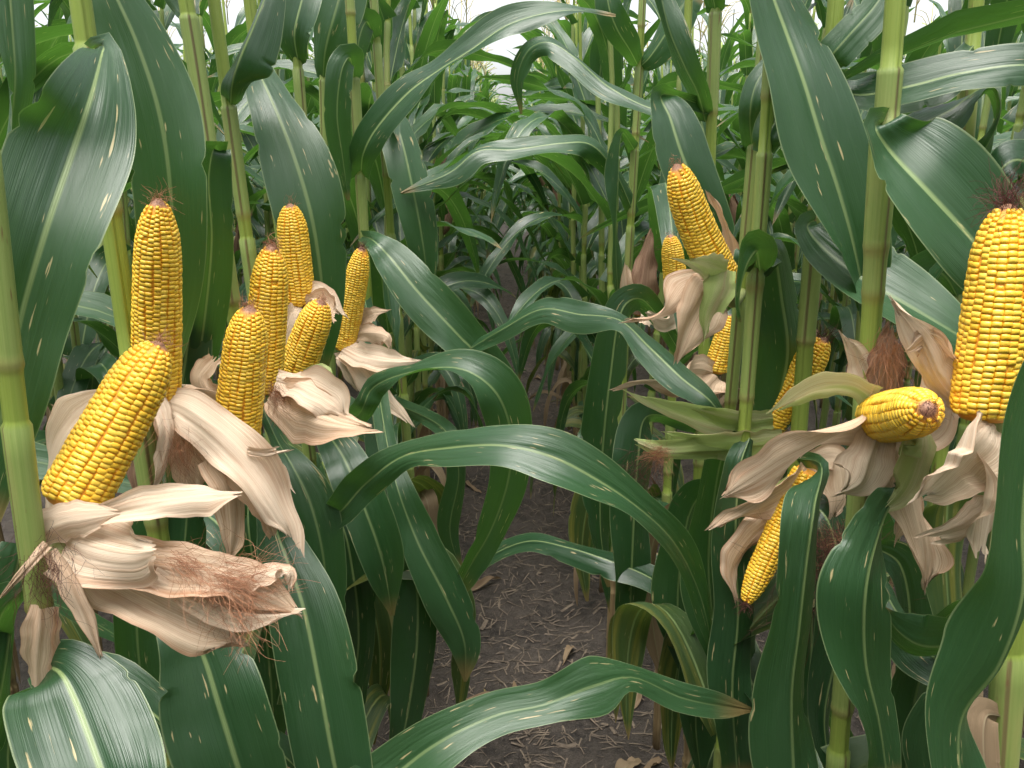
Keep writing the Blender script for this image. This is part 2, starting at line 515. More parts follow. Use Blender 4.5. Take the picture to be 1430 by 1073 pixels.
# --- kernels and ears
def kernel_shape(rg, sides=10):
    """unit kernel: x tangential, y along the ear, z out; 50 triangles"""
    V, F, tone = [], [], []
    th = np.linspace(0, 2*math.pi, sides, endpoint=False) + .31
    ex = 0.5
    ox, oy = np.sign(np.cos(th)) * np.abs(np.cos(th))**ex, np.sign(np.sin(th)) * np.abs(np.sin(th))**ex
    jit = 1 + rg.normal(0, .035, sides)
    for sc, z, tn in ((1.0, 0.0, 0.0), (1.0, .55, .25), (.80, .90, .8)):
        for a, b, j in zip(ox, oy, jit):
            V.append([a * .5 * sc * j, b * .5 * sc * j, z]); tone.append(tn)
    V.append([rg.normal(0, .05), rg.normal(0, .05), .97]); tone.append(1.0)
    for k in range(2):
        for i in range(sides):
            j = (i + 1) % sides
            F.append((k*sides + i, k*sides + j, (k+1)*sides + j, (k+1)*sides + i))
    for i in range(sides):
        F.append((2*sides + i, 2*sides + (i + 1) % sides, 3*sides))
    return np.array(V), F, np.array(tone)

KSHAPES = [kernel_shape(np.random.default_rng(40 + i)) for i in range(6)]
KMESH = []
for i, (v, f, tn) in enumerate(KSHAPES):
    KMESH.append(Mesh().add(v, f, None, np.stack([np.full(len(v), i * .13), tn, tn], -1)).mesh('kernel', M['kernel']))

def ear_profile(t):
    """relative radius from butt (0) to tip (1)"""
    t = np.asarray(t, float)
    a = np.clip(t / .10, 0, 1)
    return (0.72 + .28 * np.sqrt(1 - (1 - a) ** 2)) * (1 - .20 * t ** 2.2) * np.sqrt(np.clip(1 - ((t - .72) / .287).clip(0, 1) ** 2.2, 0, 1))

def make_ear(plant, base, tip, diam, rows=18, individual=0, seed=1, bend=0.0, pitch=0.0045, silk_mat='silk', silk_n=40, silk_len=.03, label=None):
    """an ear as a part of its plant: cob > kernel(s), husk leaves, silk"""
    rg = np.random.default_rng(seed)
    base = np.asarray(base, float); tip = np.asarray(tip, float)
    ax = tip - base; L = float(np.linalg.norm(ax)); ax = ax / L
    vdir = norm(np.array([0, 0, CAM_H]) - (base + tip) / 2)
    xa = vdir - ax * float(vdir @ ax); xa = norm(xa); ya = np.cross(ax, xa)
    Mt = Matrix(((xa[0], ya[0], ax[0], base[0]), (xa[1], ya[1], ax[1], base[1]), (xa[2], ya[2], ax[2], base[2]), (0, 0, 0, 1)))
    Rm = diam / 2
    def cen(t):
        t = np.asarray(t, float)
        return np.stack([np.zeros_like(t), bend * 4 * t * (1 - t), t * L], -1)
    tt = np.linspace(0, 1, 26)
    mb = Mesh(); tube(mb, cen(tt), np.maximum(Rm * ear_profile(tt) - .0017, .002), 18, tt)
    ear = link('ear', mb.mesh('ear_cob', M['cob']), plant, Matrix.Translation(plant.location).inverted() @ Mt)
    if label: ear['label'] = label
    places = []
    tw = rg.uniform(-.12, .12)
    for r_ in range(rows):
        ph0 = 2 * math.pi * r_ / rows
        z = .004 + rg.uniform(0, pitch)
        wob = rg.uniform(0, 6.28)
        while z < L * .985:
            t = z / L
            rr = Rm * float(ear_profile(t))
            hgt = pitch * rg.uniform(.9, 1.1) * (0.80 + .20 * min(1, (1 - t) * 5))
            if t > .978 or (t > .93 and rg.random() < .12): break
            th = ph0 + tw * t + .045 * math.sin(z * 55 + wob) + rg.normal(0, .012)
            e = 1e-3
            dr = (Rm * float(ear_profile(min(1, t + e))) - Rm * float(ear_profile(max(0, t - e)))) / (2 * e * L)
            ct, st = math.cos(th), math.sin(th)
            radial = norm(np.array([ct, st, -max(-2.5, min(1.2, dr))]))
            tang = np.array([-st, ct, 0]); axl = np.cross(radial, tang)
            c = cen(np.array([t]))[0] + np.array([ct, st, 0]) * rr - radial * .0045
            w = 2 * math.pi * (rr) / rows
            sc = np.array([w * rg.uniform(1.03, 1.12), hgt * 1.06, .0047 * rg.uniform(.90, 1.08)])
            if rg.random() < .012: sc *= .72
            Rk = np.stack([tang, axl, radial], 1)
            facing = ct * 1.0
            places.append((facing, c, Rk, sc, int(rg.integers(6)), rg.random()))
            z += hgt
    places.sort(key=lambda q: -q[0])
    for q in places[:individual]:
        _, c, Rk, sc, k, _ = q
        m = Matrix(((Rk[0,0]*sc[0], Rk[0,1]*sc[1], Rk[0,2]*sc[2], c[0]), (Rk[1,0]*sc[0], Rk[1,1]*sc[1], Rk[1,2]*sc[2], c[1]),
                    (Rk[2,0]*sc[0], Rk[2,1]*sc[1], Rk[2,2]*sc[2], c[2]), (0, 0, 0, 1)))
        o = bpy.data.objects.new('kernel', KMESH[k]); col.objects.link(o); o.parent = ear; o.matrix_local = m
    rest = places[individual:]
    if rest:
        mb = Mesh()
        for _, c, Rk, sc, k, rv in rest:
            v, f, tn = KSHAPES[k]
            mb.add((v * sc) @ Rk.T + c, f, None, np.stack([np.full(len(v), rv), tn, tn], -1))
        o = link('kernels', mb.mesh('kernels', M['kernel']), ear, Matrix.Identity(4))
        o['kind'] = 'stuff'
    if silk_n:
        mb = Mesh()
        hairs(mb, silk_n * 2, (0, 0, L * .985), (0, 0, 1), .8, silk_len, rg, .0002, .3, jitter=.0045)
        link('silk', mb.mesh('silk', M[silk_mat]), ear, Matrix.Identity(4))
    ear['_L'] = L
    del ear['_L']
    return ear, np.array(Mt), L

def into(parent_world, pts):
    inv = np.array(Matrix(parent_world).inverted())
    return pts @ inv[:3, :3].T + inv[:3, 3]

def traced(ctrl, n, tilt=1):
    """ctrl rows: x, y, Y, width in px, depth change across -> centre line and half widths in the field"""
    c = np.asarray([tuple(q) + (0.0,) * (5 - len(q)) for q in ctrl], float)
    c[:, 4] *= tilt
    d = crom(c[:, :2].tolist() if False else c, n)
    tx = np.gradient(d[:, :2], axis=0); tx = tx / (np.linalg.norm(tx, axis=1, keepdims=True) + 1e-9)
    nx = np.stack([tx[:, 1], -tx[:, 0]], -1)
    w = np.maximum(d[:, 3], 2.0)
    C = np.array([P(a[0], a[1], a[2]) for a in d])
    A = np.array([P(a[0] + q[0] * ww / 2, a[1] + q[1] * ww / 2, a[2] + a[4] / 2) for a, q, ww in zip(d, nx, w)])
    B = np.array([P(a[0] - q[0] * ww / 2, a[1] - q[1] * ww / 2, a[2] - a[4] / 2) for a, q, ww in zip(d, nx, w)])
    S = (A - B) / 2
    return (A + B) / 2, S

_seed = [100]
def hero_leaf(plant, ctrl, mat='leaf', fold=.16, ruffle=.24, face=1.0, n=84, across=11, freq=14, cup=.5, label=None, rib=.002, tilt=1):
    C, S = traced(ctrl, n, tilt)
    _seed[0] += 1
    mb = Mesh(); ribbon(mb, C - np.array(plant.location), S, fold, ruffle, freq, across, cup, rib, face, seed=_seed[0])
    o = link('leaf', mb.mesh('leaf', M[mat]), plant)
    if label: o['label'] = label
    return o

def husk_leaf(ear, Mt, ctrl, mat='husk', fold=.26, wrinkle=.0022, face=1.0, n=44, curl=.6, ruffle=.4):
    wrinkle *= .55
    if mat == 'husk_green': wrinkle, ruffle = .0005, .08
    C, S = traced(ctrl, n)
    _seed[0] += 1
    mb = Mesh(); ribbon(mb, into(Mt, C), S @ Mt[:3, :3], fold, ruffle, 34, 23, 0, 0, face, wrinkle, _seed[0], curl)
    return link('husk_leaf', mb.mesh('husk_leaf', M[mat]), ear, Matrix.Identity(4))

def ear_silk(ear, Mt, at, to, n, mat='silk', length=.06, spread=.45, rad=.00016, droop=.4, jitter=.012, curly=.3):
    a = P(*at); b = P(*to)
    mb = Mesh()
    hairs(mb, int(n * 1.7), into(Mt, a[None])[0], (b - a) @ Mt[:3, :3] / np.linalg.norm(b - a), spread, length, np.random.default_rng(int(at[0]*7+at[1])), rad, droop, 6, curly, jitter)
    return link('silk', mb.mesh('silk', M[mat]), ear, Matrix.Identity(4))

def shank(ear, Mt, frm, r=.008):
    """the short stem that carries the ear, from the stalk to the butt of the cob"""
    a = np.asarray(frm, float); b = Mt[:3, 3] + Mt[:3, 2] * .006
    mid = (a + b) / 2 + np.array([0, 0, -.02])
    c = crom([a, mid, b], 9)
    mb = Mesh(); tube(mb, into(Mt, c), np.linspace(r, r * 1.3, 9), 10, np.tile([0, .3, 1.0], (9, 1)))
    return link('shank', mb.mesh('shank', M['stalk']), ear, Matrix.Identity(4))

# ------------------------------------------------------------------ generic corn plants
def generic_ear(rg, az, z, mat):
    """an unpeeled ear in its husk, standing off the stalk"""
    L = rg.uniform(.2, .26); tilt = rg.uniform(.35, .7)
    d = np.array([math.cos(az) * math.sin(tilt), math.sin(az) * math.sin(tilt), math.cos(tilt)])
    b = np.array([math.cos(az) * .012, math.sin(az) * .012, z])
    t = np.linspace(0, 1, 16)
    C = b + d * (t * L)[:, None]
    rad = .027 * np.sqrt(np.clip(1 - ((t - .35) / .66) ** 2, 0.02, 1)) * np.clip(.35 + t / .18, 0, 1)
    mb = Mesh()
    tube(mb, C, rad, 14, spiral=.1)
    # loose husk tips
    for k in range(4):
        a = rg.uniform(0, 6.28); q = norm(np.array([math.cos(a), math.sin(a), .2]))
        p = [C[9] + q * .022, C[13] + q * .02, C[15] + q * .03 + d * .03]
        cc = crom(p, 10); sd = norm(np.cross(d, q)) * (.014 * (1 - np.linspace(0, 1, 10) ** 2) + .0008)[:, None]
        ribbon(mb, cc, sd, .4, .2, 20, 5, 0, 0, 1, .001, int(rg.integers(1e9)))
    sk = Mesh(); hairs(sk, 40, C[-1] - d * .01, d + np.array([0, 0, -.3]), .5, .07, rg, .0005, 1.2, 4)
    return mb.mesh('husked_ear', M[mat]), sk.mesh('silk', M['silk_dark'])

def tassel_mesh(rg, z):
    mb = Mesh()
    top = np.array([0, 0, z])
    tube(mb, [top, top + [0, 0, .16], top + [rg.normal(0, .02), rg.normal(0, .02), .42]], [.004, .0035, .0022], 5)
    for k in range(6):
        a = rg.uniform(0, 6.28); h = rg.uniform(.06, .18); l = rg.uniform(.14, .24)
        o = np.array([math.cos(a), math.sin(a), 0])
        p0 = top + [0, 0, h]
        tube(mb, crom([p0, p0 + o * l * .35 + [0, 0, l * .6], p0 + o * l * .8 + [0, 0, l * .72]], 6), [.0014, .0024, .0024, .0024, .002, .0012], 5)
    return mb.mesh('tassel', M['tassel'])

def generic_plant(seed, segs=24, across=7, hgt=2.12):
    rg = np.random.default_rng(seed)
    parts = []
    lean = rg.normal(0, .02, 2)
    zz = np.linspace(0, hgt, 12)
    wob = rg.normal(0, .004, (12, 2)); wob[0] = 0
    path = np.stack([lean[0] * zz + wob[:, 0], lean[1] * zz + wob[:, 1], zz], -1)
    def at(z): return np.array([np.interp(z, zz, path[:, 0]), np.interp(z, zz, path[:, 1]), z])
    collars = []
    z = .30
    while z < hgt - .12:
        collars.append(z); z += rg.uniform(.15, .19) * (.85 if z > 1.9 else 1)
    az0 = rg.uniform(0, .35) * rg.choice([-1, 1])
    parts.append(('stalk', stalk_mesh(path, .0115, collars, 12, .45).mesh('stalk', M['stalk'])))
    for i, c in enumerate(collars):
        az = az0 + math.pi * (i % 2) + rg.normal(0, .3)
        f = c / hgt
        if c > 1.42 or c < 1.0: az += math.pi / 2 * rg.uniform(.7, 1.1)
        L = (.55 + .38 * math.exp(-((f - .5) / .28) ** 2)) * rg.uniform(.9, 1.12)
        W = (.052 + .030 * math.exp(-((f - .55) / .3) ** 2)) * rg.uniform(.9, 1.1)
        e0 = R(rg.uniform(52, 70) + 10 * (f > .7)); droop = R(rg.uniform(85, 140) - 45 * (f > .7))
        if f > .66: L *= .74
        mat = 'leaf'
        if c < 1.0: L *= .72
        if c < .42: mat, droop, W = 'leaf_dry', R(155), W * .6
        elif c < .75: mat, droop = ('leaf_old' if rg.random() < .6 else 'leaf'), R(150)
        mb = free_leaf(rg, L, W, az, e0, droop, segs, across, at(c), sway=.5, twist=.7)
        parts.append(('leaf', mb.mesh('leaf', M[mat])))
    em, sm = generic_ear(rg, az0 + (0 if rg.random() < .5 else math.pi), rg.uniform(1.0, 1.15), 'husk_brown' if rg.random() < .75 else 'husk_green')
    parts.append(('ear', em)); parts.append(('silk', sm))
    parts.append(('tassel', tassel_mesh(rg, hgt)))
    return parts

VARIANTS = [generic_plant(500 + i) for i in range(12)]

def place_plant(k, x, y, rz, sc, label, group, tassel=True, ear=True):
    root = bpy.data.objects.new('corn_plant', None)
    root.empty_display_size = .05
    col.objects.link(root)
    root.location = (x, y, float(ground_z(x, y)) - .01)
    root.rotation_euler = (random.gauss(0, .025), random.gauss(0, .025), rz)
    root.scale = (sc, sc, sc)
    tag(root, label, 'corn plant', group)
    earo = None
    for nm, me in VARIANTS[k]:
        if nm == 'tassel' and not tassel: continue
        if nm in ('ear', 'silk') and not ear: continue
        o = bpy.data.objects.new(nm, me); col.objects.link(o)
        o.parent = earo if nm == 'silk' else root
        if nm == 'ear': earo = o
    return root

def row_plants():
    n = 0
    spec = []
    for side, x0 in ((-1, ROW_L), (1, ROW_R)):
        names = {-1: 'left', 1: 'right'}[side]
        for r_ in range(4):
            xr = x0 + side * PITCH_ROW * r_
            y = {0: 2.2, 1: 1.55, 2: 2.6, 3: 3.6}[r_] + random.uniform(0, .1)
            end = {0: 9.0, 1: 7.6, 2: 7.2, 3: 7.4}[r_]
            lab = ['green corn plant in the %s row edging the path, beyond the peeled ears',
                   'corn plant in the second row back on the %s side of the path',
                   'corn plant in the third row back on the %s side of the path',
                   'corn plant far back in the fourth row on the %s side'][r_] % names
            grp = ['corn plants of the %s row along the path', 'corn plants of the second row on the %s', 'corn plants of the third row on the %s',
                   'corn plants of the fourth row on the %s'][r_] % names
            while y < end:
                near = y < {0: 2.31, 1: 1.66, 2: 2.71, 3: 3.71}[r_]
                spec.append((xr + random.gauss(0, .025), y, 'nearest ' + lab if near else lab, grp, r_))
                y += random.uniform(.13, .185) if r_ < 2 else random.uniform(.15, .22)
    for x, y, lab, grp, r_ in spec:
        rz = random.gauss(0, .55) + (math.pi if random.random() < .5 else 0)
        if r_ == 0 and y < 3.0: rz = random.choice([-1, 1]) * random.uniform(.7, 1.1) + (math.pi if random.random() < .5 else 0)
        place_plant(random.randrange(12), x, y, rz, random.uniform(.94, 1.06), lab, grp, ear=random.random() < .5 and y > 3.3, tassel=random.random() < .5)
    return len(spec)
N_ROW = row_plants()

def far_field():
    """the rest of the field, which reads as one mass"""
    rg = np.random.default_rng(77)
    lods = []
    for i in range(6):
        mb = Mesh()
        r2 = np.random.default_rng(900 + i)
        zz = np.linspace(0, 2.1, 5)
        tube(mb, np.stack([zz*0 + r2.normal(0, .01), zz*0, zz], -1), .011, 5, np.tile([0, 0, 1.0], (5, 1)))
        lv = Mesh()
        z = .45; i2 = 0
        while z < 2.05:
            f = z / 2.1
            az = math.pi * (i2 % 2) + r2.normal(0, .4) + (1.3 if (z > 1.45 or z < 1.0) else 0)
            L = .5 + .38 * math.exp(-((f - .5) / .28) ** 2); W = .048 + .028 * math.exp(-((f - .55) / .3) ** 2)
            l = free_leaf(r2, L, W, az, R(r2.uniform(52, 72)), R(r2.uniform(80, 140) - 45 * (f > .8)), 11, 3, (0, 0, z), sway=.5, twist=.7)
            lv.add(l.v[0], l.f, l.uv[0], l.c[0])
            z += .17; i2 += 1
        for k in range(6):
            a = r2.uniform(0, 6.28); o = np.array([math.cos(a), math.sin(a), 0])
            p = np.array([0, 0, 2.1 + .03 * k])
            tube(mb, [p, p + o * .06 + [0, 0, .12], p + o * .15 + [0, 0, .16]], .004, 3)
        lods.append((mb, lv))
    sm, lm = Mesh(), Mesh()
    spots = []
    for side, x0 in ((-1, ROW_L), (1, ROW_R)):
        for r_ in range(9):
            xr = x0 + side * PITCH_ROW * r_
            y = {0: 9.2, 1: 7.8, 2: 7.4, 3: 7.6}.get(r_, 4.6 + r_ * .3)
            end = 24 if r_ == 0 else (16 if r_ < 3 else 12)
            while y < end:
                spots.append((xr + rg.normal(0, .03), y)); y += rg.uniform(.17, .26) * (1 if y < 13 else 1.3)
        for r_ in (1, 2):      # the rows beside and behind the photographer
            y = -2.6
            while y < (1.3 if r_ == 1 else 2.4):
                spots.append((x0 + side * PITCH_ROW * r_ + rg.normal(0, .03), y)); y += rg.uniform(.17, .24)
        y = -2.6
        while y < -.6:
            spots.append((x0 + rg.normal(0, .03), y)); y += rg.uniform(.18, .25)
    for x, y in spots:
        a = rg.normal(0, .55) + (math.pi if rg.random() < .5 else 0)
        s = rg.uniform(.93, 1.08)
        c, sn = math.cos(a), math.sin(a)
        Rz = np.array([[c, -sn, 0], [sn, c, 0], [0, 0, 1]]) * s
        ms, ml = lods[int(rg.integers(6))]
        off = np.array([x, y, 0])
        for src, dst in ((ms, sm), (ml, lm)):
            dst.add(np.concatenate(src.v) @ Rz.T + off, src.f, np.concatenate(src.uv) + [0, rg.uniform(0, 30)], np.concatenate(src.c))
    root = link('far_corn', lm.mesh('far_corn', M['leaf']))
    tag(root, 'dense mass of corn leaves filling the distant field', 'corn', kind='stuff')
    st = link('stalks', sm.mesh('far_corn_stalks', M['stalk']), root)
    st['kind'] = 'stuff'
far_field()


# ------------------------------------------------------------------ the near plants, one by one
class Plant:
    def __init__(self, label, p1, p2, Y, r, collar_px=(), top=2.35, lower=5, upper=2, seed=0, group=None):
        rg = np.random.default_rng(seed + 3000)
        a, b = P(p1[0], p1[1], Y), P(p2[0], p2[1], Y)
        slope = (a[0] - b[0]) / (a[2] - b[2])
        self.x0 = b[0] - slope * b[2]; self.slope = slope; self.Y = Y
        gz = float(ground_z(self.x0, Y)) - .01
        self.root = bpy.data.objects.new('corn_plant', None); self.root.empty_display_size = .05
        col.objects.link(self.root)
        self.root.location = (self.x0, Y, gz)
        tag(self.root, label, 'corn plant', group)
        zs = np.linspace(0, top, 14)
        path = np.stack([slope * (zs + gz), np.zeros(14), zs], -1)
        path[:, 0] -= path[0, 0]
        path[2:, :2] += rg.normal(0, .0012, (12, 2))
        cz = sorted(self.pz(q) - gz for q in collar_px)
        have = list(cz)
        z = .3
        while z < top - .1:                      # fill in the unseen nodes
            if all(abs(z - h) > .16 for h in have): have.append(z)
            z += .2
        link('stalk', stalk_mesh(path, r, sorted(have), 20, .5, .6).mesh('stalk', M['stalk']), self.root)
        k = 0
        for j in range(lower):                   # old leaves low on the stalk
            z = .34 + .13 * j + rg.uniform(-.02, .02)
            az = (math.pi / 2 if j % 2 else (math.pi if self.x0 < 0 else 0)) + rg.normal(0, .5)
            mb = free_leaf(rg, rg.uniform(.45, .6), rg.uniform(.045, .065) + .006 * j, az, R(50), R(150), 24, 7, (slope * z, 0, z), sway=.6, twist=.9)
            link('leaf', mb.mesh('leaf', M['leaf_dry' if z < .42 else ('leaf_old' if rg.random() < .45 else 'leaf')]), self.root)
        for j in range(upper):                   # leaves above the picture
            z = top - .08 - .13 * j
            az = math.pi * (j % 2) + rg.normal(0, .7)
            if Y > 1.3: az = (math.pi if self.x0 < 0 else 0) + rg.normal(0, .6)
            mb = free_leaf(rg, .6, .085, az, R(75), R(50), 20, 7, (slope * z, 0, z), sway=.3, twist=.3)
            link('leaf', mb.mesh('leaf', M['leaf']), self.root)
    def pz(self, py, Y=None):
        return P(715, py, Y or self.Y)[2]
    def at(self, z):
        return np.array([self.x0 + self.slope * z, self.Y, z])
    def leaf(self, *ctrl, **kw):
        return hero_leaf(self.root, ctrl, **kw)
    def ear(self, b, t, wpx, **kw):
        base, tip = P(*b), P(*t)
        d = wpx * (b[2] + t[2]) / 2 / F_PX
        e = make_ear(self.root, base, tip, d, **kw)
        s = self.at(base[2] - .03)
        shank(e[0], e[1], s)
        return Ear(e)

class Ear:
    def __init__(self, e): self.o, self.m, self.L = e
    def husk(self, *ctrl, **kw): return husk_leaf(self.o, self.m, ctrl, **kw)
    def silk(self, at, to, n, **kw): return ear_silk(self.o, self.m, at, to, n, **kw)

# ---- left row
A = Plant('corn plant at the left edge with a big tilted yellow ear over pale husk', (2, 400), (38, 700), .565, .0096, (585,), seed=1, upper=1)
A.leaf((10,-60,.7,60,.02),(18,40,.69,62,.03),(22,120,.68,60,.04),(12,190,.67,45,.04),(-10,260,.66,20,.03), face=-1)
A.leaf((52,930,.57,36,0),(80,938,.545,110,.02),(98,968,.53,172,.03),(122,1030,.505,196,.03),(150,1110,.48,190,.02),(190,1230,.47,110,0), face=-1, fold=.2, cup=.2)
A.leaf((28,760,.66,30,.02),(14,830,.64,60,.05),(8,900,.62,70,.06),(-5,980,.6,60,.05),(-25,1060,.6,30,.02), face=1)
e = A.ear((96,708,.60), (224,478,.655), 96, rows=20, individual=300, seed=21, silk_n=40, silk_len=.012, label='large bright yellow ear tilted to the right, bare of its husk')
e.husk((85,725,.625,46,0),(78,660,.63,56,.02),(92,610,.635,50,.02),(128,570,.645,30,.02),(160,545,.65,8,0), mat='husk_pale', face=-1)
e.husk((70,712,.60,50,0),(88,748,.585,92,.01),(128,768,.57,110,.02),(180,778,.56,88,.02),(214,772,.555,30,.01), mat='husk_pale', wrinkle=.003)
e.husk((52,748,.575,44,0),(84,730,.57,60,.01),(125,722,.57,44,.01),(170,716,.575,8,0), mat='husk_pale', wrinkle=.0012)
e.husk((125,722,.585,24,0),(170,712,.575,40,.01),(230,700,.57,42,.02),(290,692,.57,36,.02),(332,690,.575,8,.01), mat='husk_pale', fold=.2)
e.husk((70,745,.61,50,.01),(130,800,.595,70,.02),(205,845,.585,78,.03),(280,880,.58,60,.03),(342,900,.58,10,.01), mat='husk', wrinkle=.003, face=-1)
e.husk((150,765,.59,50,.01),(215,790,.58,80,.02),(290,800,.575,72,.03),(350,815,.575,60,.03),(414,856,.58,10,.01), mat='husk', wrinkle=.004)
e.husk((215,800,.575,40,.01),(290,840,.57,50,.02),(350,858,.57,36,.02),(412,856,.575,10,.01), mat='husk_pale', wrinkle=.003)
e.husk((300,830,.58,30,.01),(350,805,.58,36,.02),(398,800,.585,28,.02),(402,815,.585,12,0), mat='husk_pale')
e.husk((70,770,.56,22,0),(98,820,.55,28,.01),(122,865,.55,26,.01),(140,915,.55,6,0), mat='husk')
e.husk((66,760,.56,16,0),(44,785,.545,15,0),(20,812,.54,10,0),(0,836,.54,4,0), mat='husk', n=20)
e.husk((58,850,.55,48,.0),(54,890,.548,48,0),(50,930,.548,46,0),(52,985,.55,36,0), mat='husk', fold=.7)
e.silk((310,815,.57),(395,825,.575), 170, length=.06, spread=.16, jitter=.009, droop=.2)
e.silk((330,850,.57),(350,900,.575), 90, length=.03, spread=.45, jitter=.010, droop=.5)
e.silk((250,785,.575),(320,815,.57), 60, length=.06, spread=.2, jitter=.006)
e.silk((64,785,.55),(66,850,.545), 90, mat='silk_dark', length=.04, spread=.35, jitter=.010)

B = Plant('corn plant with an upright bare yellow ear below a broad drooping leaf', (118, 20), (183, 470), .82, .0125, (62, 545), seed=2)
B.leaf((128,70,.80,26,0),(142,62,.74,40,.01),(138,90,.70,82,.03),(122,145,.66,140,.05),(101,205,.645,178,.03),(62,320,.61,172,.02),(28,440,.595,150,.02),(4,560,.59,126,0),(-30,720,.6,70,0), face=-1, fold=.13, cup=.2, ruffle=.1, rib=.003)
B.leaf((120,-120,.9,50,0),(150,-30,.88,72,.03),(190,60,.88,100,.03),(222,160,.88,118,.03),(238,270,.88,105,.02),(240,380,.89,92,.02),(228,480,.9,70,.02),(215,580,.9,20,0), face=1, fold=.1, label='dark green leaf hanging behind the upright ear')
B.leaf((186,540,.82,20,0),(220,470,.95,30,.03),(262,440,1.0,60,.04),(252,560,1.0,70,.03),(262,680,1.0,60,.02),(255,800,1.0,50,0),(250,900,1.0,20,0), face=1)
e = B.ear((218,560,.83), (221,278,.80), 70, rows=20, individual=300, seed=22, silk_n=30, silk_len=.022, label='tall upright yellow ear rising behind the tilted one')
e.husk((225,560,.82,40,.01),(262,575,.80,66,.02),(315,615,.79,74,.03),(362,670,.785,66,.03),(398,728,.78,40,.02),(410,756,.78,10,0), mat='husk_pale', wrinkle=.003)
e.husk((225,545,.83,40,.01),(245,590,.82,60,.02),(262,640,.815,62,.02),(270,690,.81,22,.01), mat='husk', wrinkle=.003, face=-1)
e.husk((290,640,.80,40,.01),(318,680,.79,52,.02),(325,730,.79,40,.02),(321,782,.79,8,0), mat='husk', wrinkle=.003)
e.husk((300,610,.80,40,.01),(350,665,.795,64,.02),(378,712,.79,50,.02),(385,745,.79,20,0), mat='husk', wrinkle=.004, face=-1)
e.husk((215,575,.84,40,.01),(206,625,.84,40,.02),(200,680,.84,30,.02),(205,720,.84,6,0), mat='husk_brown')
e.husk((215,548,.81,26,.0),(232,600,.79,24,.01),(226,650,.785,18,.01),(214,682,.785,5,0), mat='husk_pale')
e.husk((345,628,.79,14,0),(372,632,.785,14,0),(392,628,.785,10,0), mat='husk_pale', n=14)
e.silk((250,610,.80),(262,670,.80), 110, length=.06, spread=.28, jitter=.010)
B.leaf((185,760,.84,20,0),(236,830,.78,60,.03),(262,872,.75,95,.03),(284,920,.74,126,.03),(306,990,.72,150,.02),(336,1085,.7,144,.02),(380,1200,.7,80,0), face=-1, fold=.16, cup=.3)

C = Plant('corn plant with a thick yellow ear leaning right above a crumpled tan husk', (265, 17), (329, 428), 1.05, .0115, (250, 20), seed=3)
C.leaf((302,250,1.05,24,0),(300,205,.98,34,.02),(292,250,.97,44,.04),(296,330,.98,54,.04),(290,410,1.0,62,.04),(276,520,1.02,50,.03),(262,620,1.03,10,0), face=-1)
C.leaf((262,20,1.06,26,0),(240,-20,1.1,60,.03),(215,-90,1.15,70,.02),(180,-170,1.2,50,0))
C.leaf((336,600,1.05,24,0),(372,700,.92,34,.01),(392,760,.89,68,.02),(422,845,.85,104,.03),(444,950,.82,112,.03),(470,1085,.79,106,.02),(505,1220,.78,50,0), face=-1, fold=.18, cup=.3)
e = C.ear((328,630,.88), (349,428,.86), 69, rows=20, seed=23, silk_n=50, silk_len=.012, individual=200, label='thick yellow ear, foremost of the group of three')
e.husk((318,600,.90,50,.01),(290,560,.90,46,.02),(270,545,.91,30,.02),(255,540,.92,6,0), mat='husk')
e.husk((300,560,.91,30,.01),(280,530,.92,40,.01),(300,500,.92,30,.01), mat='husk')
e.husk((330,632,.87,24,.01),(352,640,.865,30,.02),(382,660,.86,28,.02),(400,680,.86,8,0), mat='husk_pale')

D = Plant('corn plant with a slim bare ear behind the thick yellow one', (309, 67), (346, 336), 1.22, .0112, (148, 330), seed=4)
D.leaf((322,150,1.22,28,0),(325,118,1.18,44,.02),(335,85,1.17,56,.03),(354,40,1.18,48,.03),(378,-20,1.2,34,.02),(400,-80,1.22,10,0), face=1, fold=.5)
D.leaf((345,520,1.22,20,0),(385,610,1.05,24,.02),(408,650,1.0,46,.03),(432,700,.98,66,.03),(450,770,.97,62,.02),(458,850,.97,46,.02),(462,930,.98,8,0), face=-1)
e = D.ear((366,545,1.0), (380,342,.98), 58, rows=18, seed=24, silk_n=60, silk_len=.014)
e.husk((380,548,.95,40,.01),(398,562,.93,76,.03),(432,578,.915,88,.04),(472,592,.91,52,.03),(520,598,.91,8,0), mat='husk', wrinkle=.004)
e.husk((385,530,.96,30,.01),(420,540,.93,48,.03),(462,562,.92,52,.03),(480,580,.92,10,0), mat='husk_pale', wrinkle=.003)
e.silk((380,545,.94),(430,600,.91), 80, length=.05, spread=.15, jitter=.006)

E = Plant('corn plant with a short ear in shade under a wide dark leaf', (366, 134), (386, 285), 1.42, .0115, (132,), seed=5)
E.leaf((366,134,1.42,22,0),(358,98,1.36,40,.03),(378,140,1.30,66,.05),(408,215,1.26,96,.05),(432,295,1.24,102,.05),(446,375,1.24,86,.04),(452,450,1.25,56,.03),(452,520,1.27,10,0), face=1, fold=.12, label='wide dark green leaf slanting behind the ears')
e = E.ear((418,425,1.22), (405,285,1.20), 47, rows=18, seed=25, silk_n=10, silk_len=.02)
e.husk((420,430,1.2,30,.01),(410,450,1.18,44,.03),(402,480,1.17,30,.02),(398,505,1.17,6,0), mat='husk_pale')
e.husk((425,425,1.22,24,.01),(440,408,1.2,34,.02),(458,420,1.19,30,.02),(478,440,1.19,6,0), mat='husk_pale')
e.husk((425,430,1.2,24,.01),(448,425,1.18,34,.02),(468,440,1.17,22,.02), mat='husk')

